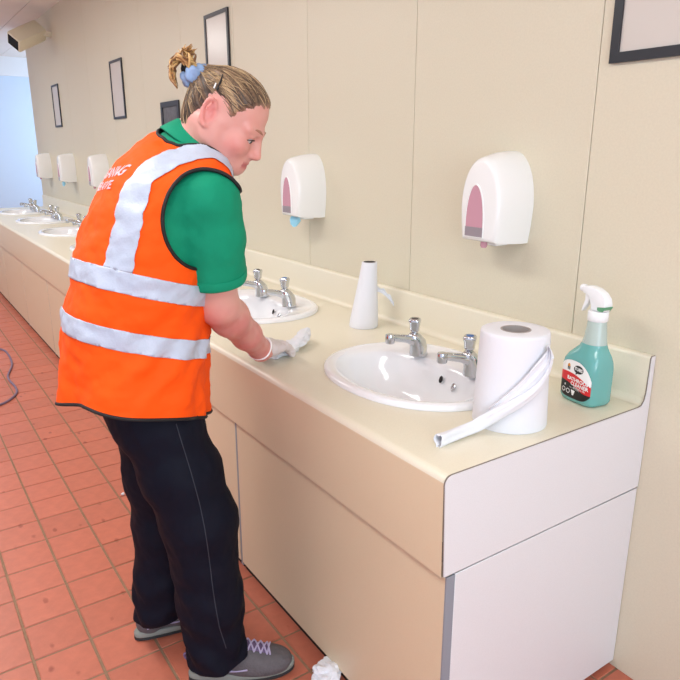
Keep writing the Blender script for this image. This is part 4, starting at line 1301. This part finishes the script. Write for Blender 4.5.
# ---- trousers
def wrinkle(V, N, amp, sc, off=0.0, stretch=(1, 1, 1)):
    d = fbm(V * np.array(stretch), sc, 3, off)
    return V + N * (d * amp)[:, None]
Tr = Field(grid(-1.12, -.42, .007), grid(-1.24, -.62, .007), grid(FZ, .92, .007))
hipc = (HJ_R + HJ_L) / 2
Tr.ell(hipc + UP * .06 - FB * .01, (RB, FB, UP), (.150, .120, .12), .04)
for a_, k_, n_, rr in ((HJ_R, KN_R, AN_R, (.093, .089, .076)), (HJ_L, KN_L, AN_L, (.098, .090, .076))):
    mid = a_ + (k_ - a_) * .5
    Tr.chain([a_ + UP * .07 - FB * .03 + (hipc - a_) * .2, a_, mid, k_, k_ + (n_ - k_) * .55, n_ - UP * .03], [.085, rr[0], (rr[0] + rr[1]) / 2 + .002, rr[1], (rr[1] + rr[2]) / 2 - .002, rr[2]], .03)
V, Q = Tr.mesh(); V = relax(V, Q, 2, .5); T = tris(Q); N = normals(V, T)
V = wrinkle(V, N, .0050, 5.5, 2.0, (1, 1, .45)); V = wrinkle(V, N, .0045, 17, 5.0, (1, 1, .8))
low = np.clip((.34 - V[:, 2]) / .25, 0, 1)
V = V + N * (low * .005 * np.sin(V[:, 2] * 70 + V[:, 0] * 45 + 2 * np.sin(V[:, 1] * 40)))[:, None]
nearR = np.linalg.norm(V[:, :2] - AN_R[:2], axis=1) < np.linalg.norm(V[:, :2] - AN_L[:2], axis=1)
fw = (V - AN_R) @ FB
V, T = clip(V, T, V[:, 2] - np.where(nearR, FZ + .088 + .12 * np.clip((V - AN_R) @ FB, -.08, .08), FZ + .112 + .2 * ((V - AN_L) @ FB)))
M_TROUS = mat('navy_black_trousers', rgb(13, 16, 30), .7, spec=.15, bump=.06, bscale=300)
trous = make('trousers', V, T, M_TROUS, woman, angle=180, solidify=-.002)
# side seam down the near leg
tb = BVHTree.FromPolygons([tuple(p) for p in V], [tuple(int(i) for i in t) for t in T])
def cast(bv, u_, v_, lift=.0012):
    loc, n_, i_, di = bv.ray_cast(Vector(CAM), Vector(ray(u_, v_)).normalized())
    return None if loc is None else np.array(loc) + np.array(n_) * lift
seam = [cast(tb, u_, v_) for u_, v_ in [(176, 424), (184, 450), (193, 480), (202, 515), (208, 550), (213, 590), (219, 625), (226, 648)]]
seam = [p for p in seam if p is not None]
M_SEAM = mat('seam_thread', rgb(46, 50, 62), .7)
MB().tube([p for p in (cast(tb, q[0], q[1]) for q in bez([(176, 424, 0), (184, 450, 0), (193, 480, 0), (202, 515, 0), (208, 550, 0), (213, 590, 0), (219, 625, 0), (226, 648, 0)], 9)) if p is not None], .0013, 5).build('side_seam', M_SEAM, trous)

# ---- shoes
M_SHOE = mat('grey_shoe_upper', rgb(92, 88, 92), .7, var=.12, vscale=60, bump=.25, bscale=160)
M_SOLE = mat('dark_sole', rgb(44, 46, 48), .7)
M_MID = mat('grey_midsole', rgb(134, 138, 132), .6)
M_LACE = mat('lilac_lace', rgb(186, 176, 210), .7)
M_PATCH = mat('plum_patch', rgb(110, 92, 128), .7)
def shoe(heel, toe, label, tab=True):
    d = np.array(toe) - np.array(heel); d[2] = 0; Ln = np.linalg.norm(d); d /= Ln
    w = np.cross(UP, d)
    o = np.array([heel[0], heel[1], FZ])
    k = Ln / .27
    def P(s_, l, h): return o + d * s_ * k + w * l + UP * h
    fd = Field(grid(-.05, .32, .004), grid(-.07, .07, .004), grid(0, .16, .004))
    fd.ell((.048, 0, .050), np.eye(3), (.045, .036, .052), .02)
    fd.cap((.052, 0, .085), (.055, 0, .115), .038, .040, .02)
    fd.cap((.075, 0, .085), (.150, 0, .055), .038, .036, .03)
    fd.ell((.150, 0, .038), np.eye(3), (.07, .042, .034), .03)
    fd.ell((.208, .002, .036), np.eye(3), (.058, .0455, .034), .03)
    fd.ell((.052, 0, .125), np.eye(3), (.030, .026, .03), .008, 's')
    fd.put(lambda X, Y, Z: (.020 - Z) + 0 * X + 0 * Y, (-.05, -.07, 0), (.32, .07, .16), op='i')
    V, Q = fd.mesh(); V = relax(V, Q, 1, .5)
    Wd = np.array([P(*p) for p in V])
    up_ = make('shoe', Wd, Q, M_SHOE, woman, angle=180)
    up_['label'] = label
    def outline(g):
        pts = []
        for t in np.linspace(0, 2 * math.pi, 44, endpoint=False):
            s_ = .1335 + (.1375 + g) * math.cos(t)
            hw = (.0345 + .0105 * np.clip((s_ - .06) / .12, 0, 1) + g) * abs(math.sin(t)) ** .75
            pts.append((s_, math.copysign(hw, math.sin(t)) + .004 * math.sin((s_ - .1) * 14)))
        return pts
    def spring(s_): return .010 * max(0, (s_ - .21) / .06) ** 2
    MB().loft([[P(s_, l, .001 + spring(s_)) for s_, l in outline(-.003)], [P(s_, l, .004 + spring(s_)) for s_, l in outline(.001)], [P(s_, l, .013 + spring(s_)) for s_, l in outline(.001)]]).build('sole', M_SOLE, up_)
    MB().loft([[P(s_, l, .013 + spring(s_)) for s_, l in outline(.0)], [P(s_, l, .022 + spring(s_)) for s_, l in outline(.001)], [P(s_, l, .028 + spring(s_)) for s_, l in outline(-.003)]]).build('midsole', M_MID, up_)
    bv = BVHTree.FromPolygons([tuple(p) for p in Wd], [tuple(int(i) for i in q) for q in Q])
    def on(s_, l, lift=.002):
        loc, n_, _, _ = bv.ray_cast(Vector(P(s_, l, .3)), Vector((0, 0, -1)))
        return (np.array(loc) + np.array(n_) * lift) if loc else P(s_, l, .08)
    rows = [[on(s_, l, .0018) for l in np.linspace(-.017, .017, 7)] for s_ in np.linspace(.112, .205, 9)]
    MB().loft(rows, False, False, closed=False).build('tongue', M_PATCH, up_, solidify=.0012)
    m_ = MB()
    ss = np.linspace(.116, .200, 6)
    for i, s_ in enumerate(ss):
        for q in (0, 1):
            a, b = (-.021, .021) if q else (.021, -.021)
            e_ = ss[min(i + 1, 5)] if i < 5 else s_ + .008
            m_.tube([on(s_ + (e_ - s_) * t, a + (b - a) * t, .0045) for t in np.linspace(0, 1, 6)], .0024, 6)
    lc = m_.build('lace', M_LACE, up_)
    m_ = MB()
    for sg in (-1, 1):
        c = on(.114, .006 * sg, .006)
        m_.tube(bez([c, c + w * .018 * sg + UP * .010 - d * .004, c + w * .032 * sg - UP * .002, c + w * .02 * sg - UP * .008, c], 6), .0020, 6)
    m_.build('lace_bow', M_LACE, lc)
    m_ = MB().tube(bez([P(.010, 0, .050), P(-.004, 0, .058), P(-.012, 0, .070), P(-.010, 0, .078), P(.004, 0, .076), P(.012, 0, .068)], 6), .0034, 8)
    if tab: m_.build('pull_tab', M_PATCH, up_)
    for sg in (-1, 1):
        pth = []
        for s_, h in [(.03, .045), (.07, .055), (.11, .045), (.15, .05)]:
            loc, n_, _, _ = bv.ray_cast(Vector(P(s_, .12 * sg, h)), Vector(-w * sg))
            if loc: pth.append(np.array(loc) + np.array(n_) * .0012)
        if len(pth) > 2: MB().tube(bez(pth, 6), .0022, 6).build('trim_line', M_LACE, up_)
    return up_
shoe(hR, tR, 'grey lace-up shoe, its laces lilac'); shoe(hL, tL, 'grey shoe seen at the heel', False)

# ---- polo shirt: sleeves, shoulders and collar
Sh = Field(grid(-1.20, -.42, .006), grid(-1.25, -.52, .006), grid(.80, 1.46, .006))
Sh.stack([(z, x, y, a * .88, b * .88) for z, x, y, a, b in TORSO if z > .80], FB, RB, .02)
for S_, E_, sg in ((SH_R, EL_R, 1), (SH_L, EL_L, -1)):
    Sh.cap(NECK + (S_ - NECK) * .3, S_, .050, .060, .05)
    ed = (E_ - S_) / np.linalg.norm(E_ - S_)
    Sh.chain([S_ - ed * .005, S_ + (E_ - S_) * .35, S_ + (E_ - S_) * .98], [.064, .070, .071], .02)
V, Q = Sh.mesh(); V = relax(V, Q, 1, .5); T = tris(Q); N = normals(V, T)
V = wrinkle(V, N, .0055, 9, 1.0, (1, 1, .7)); V = wrinkle(V, N, .002, 26, 4.0)
keep = np.ones(len(V))
lat_, fwd_ = latfwd(V)
for S_, E_, sg, tcut in ((SH_R, EL_R, 1, .715), (SH_L, EL_L, -1, .76)):
    ed = (E_ - S_); t = ((V - S_) @ ed) / (ed @ ed)
    near = np.linalg.norm(V - S_ - np.clip(t, 0, 1.2)[:, None] * ed, axis=1) < .105
    out_ = (lat_ * sg > .11)
    keep = np.where(near & (t > .45), np.minimum(keep, (tcut - t) * .3), keep)
keep = np.minimum(keep, V[:, 2] - .83)
V, T = clip(V, T, keep)
M_SHIRT = mat('green_pique', rgb(12, 142, 106), .8, spec=.25, bump=.12, bscale=420, var=.05, vscale=30)
shirt = make('polo_shirt', V, T, M_SHIRT, woman, angle=180, solidify=-.003)
# sleeve hem bands
for L in borders(T):
    P = V[L]
    c = P.mean(0)
    if c[2] > .9:
        cu = smooth_loop(P, 8, 2); cen = cu.mean(0)
        S_, E_ = (SH_R, EL_R) if np.linalg.norm(c - EL_R) < np.linalg.norm(c - EL_L) else (SH_L, EL_L)
        ed = (S_ - E_) / np.linalg.norm(S_ - E_)
        def ring(h, g): return [p + ed * h + (p - cen) / np.linalg.norm(p - cen) * g for p in cu]
        rg = [ring(-.001, -.004), ring(-.002, .0015), ring(.002, .003), ring(.018, .0035), ring(.0205, .002), ring(.021, -.004)]
        MB().loft(rg, False, False).build('sleeve_hem', M_SHIRT, shirt, angle=180)
# collar: stand and fold around the neck
cz = (H(-.010, 0, -.045) - NECK); cz /= np.linalg.norm(cz)
cz = FB * .58 + UP * .82; cz /= np.linalg.norm(cz)
cr = RB - cz * (RB @ cz); cr /= np.linalg.norm(cr); cf = np.cross(cz, cr)
NC = J(193, 146, 1.59)
rings = []
nn = 60
for h, ra, rb in [(.000, .062, .060), (.026, .058, .056), (.030, .060, .058), (.027, .065, .063), (.010, .077, .073), (-.010, .093, .084), (-.014, .092, .083), (-.004, .080, .074)]:
    rings.append([NC + cz * (h + (.004 * math.sin(3 * a))) + cr * ra * math.cos(a) + cf * rb * math.sin(a) + cf * .002 for a in np.linspace(math.pi / 2 + .25, math.pi / 2 + 2 * math.pi - .25, nn)])
MB().loft(rings, False, False, closed=False).build('collar', M_SHIRT, shirt, angle=180, solidify=.0015)

# ---- hi-vis vest
Ve = Field(grid(-1.22, -.42, .0065), grid(-1.30, -.55, .0065), grid(.62, 1.46, .0065))
Ve.stack(TORSO, FB, RB, .02)
for S_ in (SH_R, SH_L):
    Ve.cap(NECK + (S_ - NECK) * .25 + UP * .0, S_ + UP * .004, .046, .062, .05)
V, Q = Ve.mesh(); V = relax(V, Q, 3, .5); T = tris(Q); N = normals(V, T)
lat_, fwd_ = latfwd(V)
sp_ = V[:, 2] + .27 * fwd_ - .10 * lat_                      # height along the leaning trunk
lowk = np.clip((1.12 - V[:, 2]) / .35, 0, 1)
V = V + N * ((.0065 * np.sin(lat_ * 34 + 5 * fwd_ + 1.2 * np.sin(V[:, 2] * 11)) + .004 * np.sin(lat_ * 61 - fwd_ * 30 + V[:, 2] * 6)) * lowk)[:, None]
V = wrinkle(V, N, .009, 6.5, 7.0); V = wrinkle(V, N, .0042, 19, 9.0, (1, 1, 1.6))
# diagonal drag folds towards the reaching arm
V = V + N * (.0045 * np.sin((V[:, 2] * .8 + lat_ * .2 - fwd_ * .9) * 75) * np.clip(1 - np.abs(V[:, 2] - .90) / .16, 0, 1) * np.clip((lat_ + fwd_) / .15, 0, 1))[:, None]
def vest_keep(V):
    lat_, fwd_ = latfwd(V)
    k = V[:, 2] - (.739 - .22 * fwd_ + .22 * lat_ + .006 * np.sin(lat_ * 22 + fwd_ * 15))
    for S_, sg in ((SH_R, 1), (SH_L, -1)):
        c = S_ + UP * -.040 + FB * -.012
        d = V - c
        fo = d @ FB; ve = V[:, 2] - c[2]
        g = np.sqrt((fo / .096) ** 2 + (ve / .108) ** 2) - 1
        k = np.where(lat_ * sg > .07, np.minimum(k, g * .09), k)
    d = V - NC; hh = d @ cz; la = d @ cr; fo = d @ cf - .002
    g = np.sqrt((la / .100) ** 2 + (fo / np.where(fo > 0, .17, .082)) ** 2) - 1
    vv = np.where(fo > 0, 1 - .0 * fo, 1)
    k = np.where(hh > -.12, np.minimum(k, g * .09), k)
    return k
VF, TF_ = V, T
V, T = clip(V, T, vest_keep(V))
M_VEST = mat('fluorescent_orange_cloth', rgb(255, 88, 6), .75, spec=.25, bump=.10, bscale=520, var=.03, vscale=14)
M_REFL = mat('silver_reflective_tape', rgb(188, 198, 216), .36, bump=.10, bscale=240, var=.06, vscale=40)
M_PIPE = mat('black_piping', rgb(20, 20, 22), .7)
vest = make('hi_vis_vest', V, T, M_VEST, woman, angle=180, solidify=-.0022)
vest['label'] = 'orange vest with silver reflective bands and black piping'
m_ = MB()
loops = borders(T)
for L in loops:
    P = smooth_loop(V[L], 3, 2)
    m_ = MB().tube(list(P) + [P[0]], .0042, 6, False)
    m_.build('piping', M_PIPE, vest, angle=180)
def tape(name, fields, lift=.0022):
    v, t = V, T
    for fn in fields:
        la, fo = latfwd(v); v, t = clip(v, t, fn(v, la, fo))
    n_ = normals(v, t)
    # use the vest's own normals so that tape follows the cloth
    make(name, v + n_ * lift, t, M_REFL, vest, angle=180, solidify=.0008)
def spine(v, la, fo): return v[:, 2] + .27 * fo - .10 * la
for s0 in (1.047, .926):
    tape('reflective_band', [lambda v, la, fo, s0=s0: .0222 - np.abs(spine(v, la, fo) - s0)])
for sg in (1, -1):
    def lc_(v, la, fo): return .0265 - np.abs(la * sg - (lambda w_, bk: bk * (1 - w_) + .118 * w_)(np.clip((fo + .06) / .14, 0, 1), np.interp(v[:, 2], [1.05, 1.20, 1.34, 1.42], [.196, .187, .150, .120])))
    tape('reflective_brace', [lc_, lambda v, la, fo: spine(v, la, fo) - 1.069])
# print between the braces on the back
vb = BVHTree.FromPolygons([tuple(p) for p in V], [tuple(int(i) for i in t) for t in T])
M_PRINT = mat('pale_pink_print', rgb(250, 190, 196), .6)
for txt, y, sz in (('CLEANING', 172, .031), ('OPERATIVE', 184, .025)):
    z0 = J(112, y, 1.68)[2]
    tv_, tf_ = text_mesh(txt, sz, .0006)
    c2_ = torso_c(np.array([z0]))[0]
    W_ = []
    ok = True
    for a, b, c in tv_:
        la = a + .034
        o_ = np.array([c2_[0], c2_[1], z0 + b + .10 * la]) + RB * la - FB * .5
        loc, n_, _, _ = vb.ray_cast(Vector(o_), Vector(FB))
        if loc is None: ok = False; break
        W_.append(np.array(loc) - FB * .0022)
    if ok: make('lettering', W_, tf_, M_PRINT, vest, smooth=False)

# ---- thin disposable glove on the wiping hand
gx0, gy0 = WR_R[0], WR_R[1]
G = Field(grid(gx0 - .16, gx0 + .14, .003), grid(gy0 - .08, gy0 + .22, .003), grid(ZT - .02, ZT + .12, .003))
add_hand(G, HAND_R, WR_R, .0022)
G.cap(WR_R - (WR_R - EL_R) / np.linalg.norm(WR_R - EL_R) * .012, WR_R + HAND_R[1] * .04, .0335, .0255, .02)
V, Q = G.mesh(); V = relax(V, Q, 1, .5); T = tris(Q); N = normals(V, T)
V = wrinkle(V, N, .003, 45, 2.0)
fd_ = (WR_R - EL_R) / np.linalg.norm(WR_R - EL_R)
V, T = clip(V, T, (V - WR_R) @ fd_ + .012)
M_GLOVE = mat('clear_vinyl_glove', rgb(238, 232, 232), .35, alpha=.72, bump=.2, bscale=120)
glove = make('glove', V, T, M_GLOVE, woman, angle=180)
for L in borders(T):
    P = smooth_loop(V[L], 4, 2)
    MB().tube(list(P) + [P[0]], .0030, 8, False).build('rolled_cuff', mat('glove_cuff', rgb(244, 238, 238), .4), glove, angle=180)

# ---- the wipe under and in front of her hand
wc0 = on_z(283, 349, ZT + .02); 
rows = []
nU, nV = 30, 22
ctrl = [on_z(270, 355, ZT + .012), on_z(282, 350, ZT + .014), on_z(293, 345, ZT + .020), on_z(301, 339, ZT + .026), on_z(307, 333, ZT + .030)]
pth = bez(ctrl, 8)
V, Fc = [], []
for i, p in enumerate(pth):
    t = pth[min(i + 1, len(pth) - 1)] - pth[max(i - 1, 0)]; t[2] = 0; t /= np.linalg.norm(t)
    w_ = np.cross(t, UP); s_ = i / (len(pth) - 1)
    hw = .034 * (1 - .45 * s_) * (1 if s_ < .95 else .8)
    ring = []
    for k in range(28):
        a = 2 * math.pi * k / 28
        n1 = mnoise.noise(Vector((math.cos(a) * 1.6, math.sin(a) * 1.6, s_ * 6))) + .7 * mnoise.noise(Vector((math.cos(a) * 4, math.sin(a) * 4, s_ * 14)))
        q = 1 + .42 * n1
        ring.append(p + w_ * math.cos(a) * hw * q + UP * math.sin(a) * (.012 + .006 * s_) * q)
    V.append(ring)
mw = MB().loft(V)
mw.v = [(x, y, max(z, ZT + .0008)) for x, y, z in mw.v]
tag(mw.build('paper_wipe', M_PAPER, angle=60), 'crumpled white paper wipe under the gloved hand on the countertop', 'wipe')
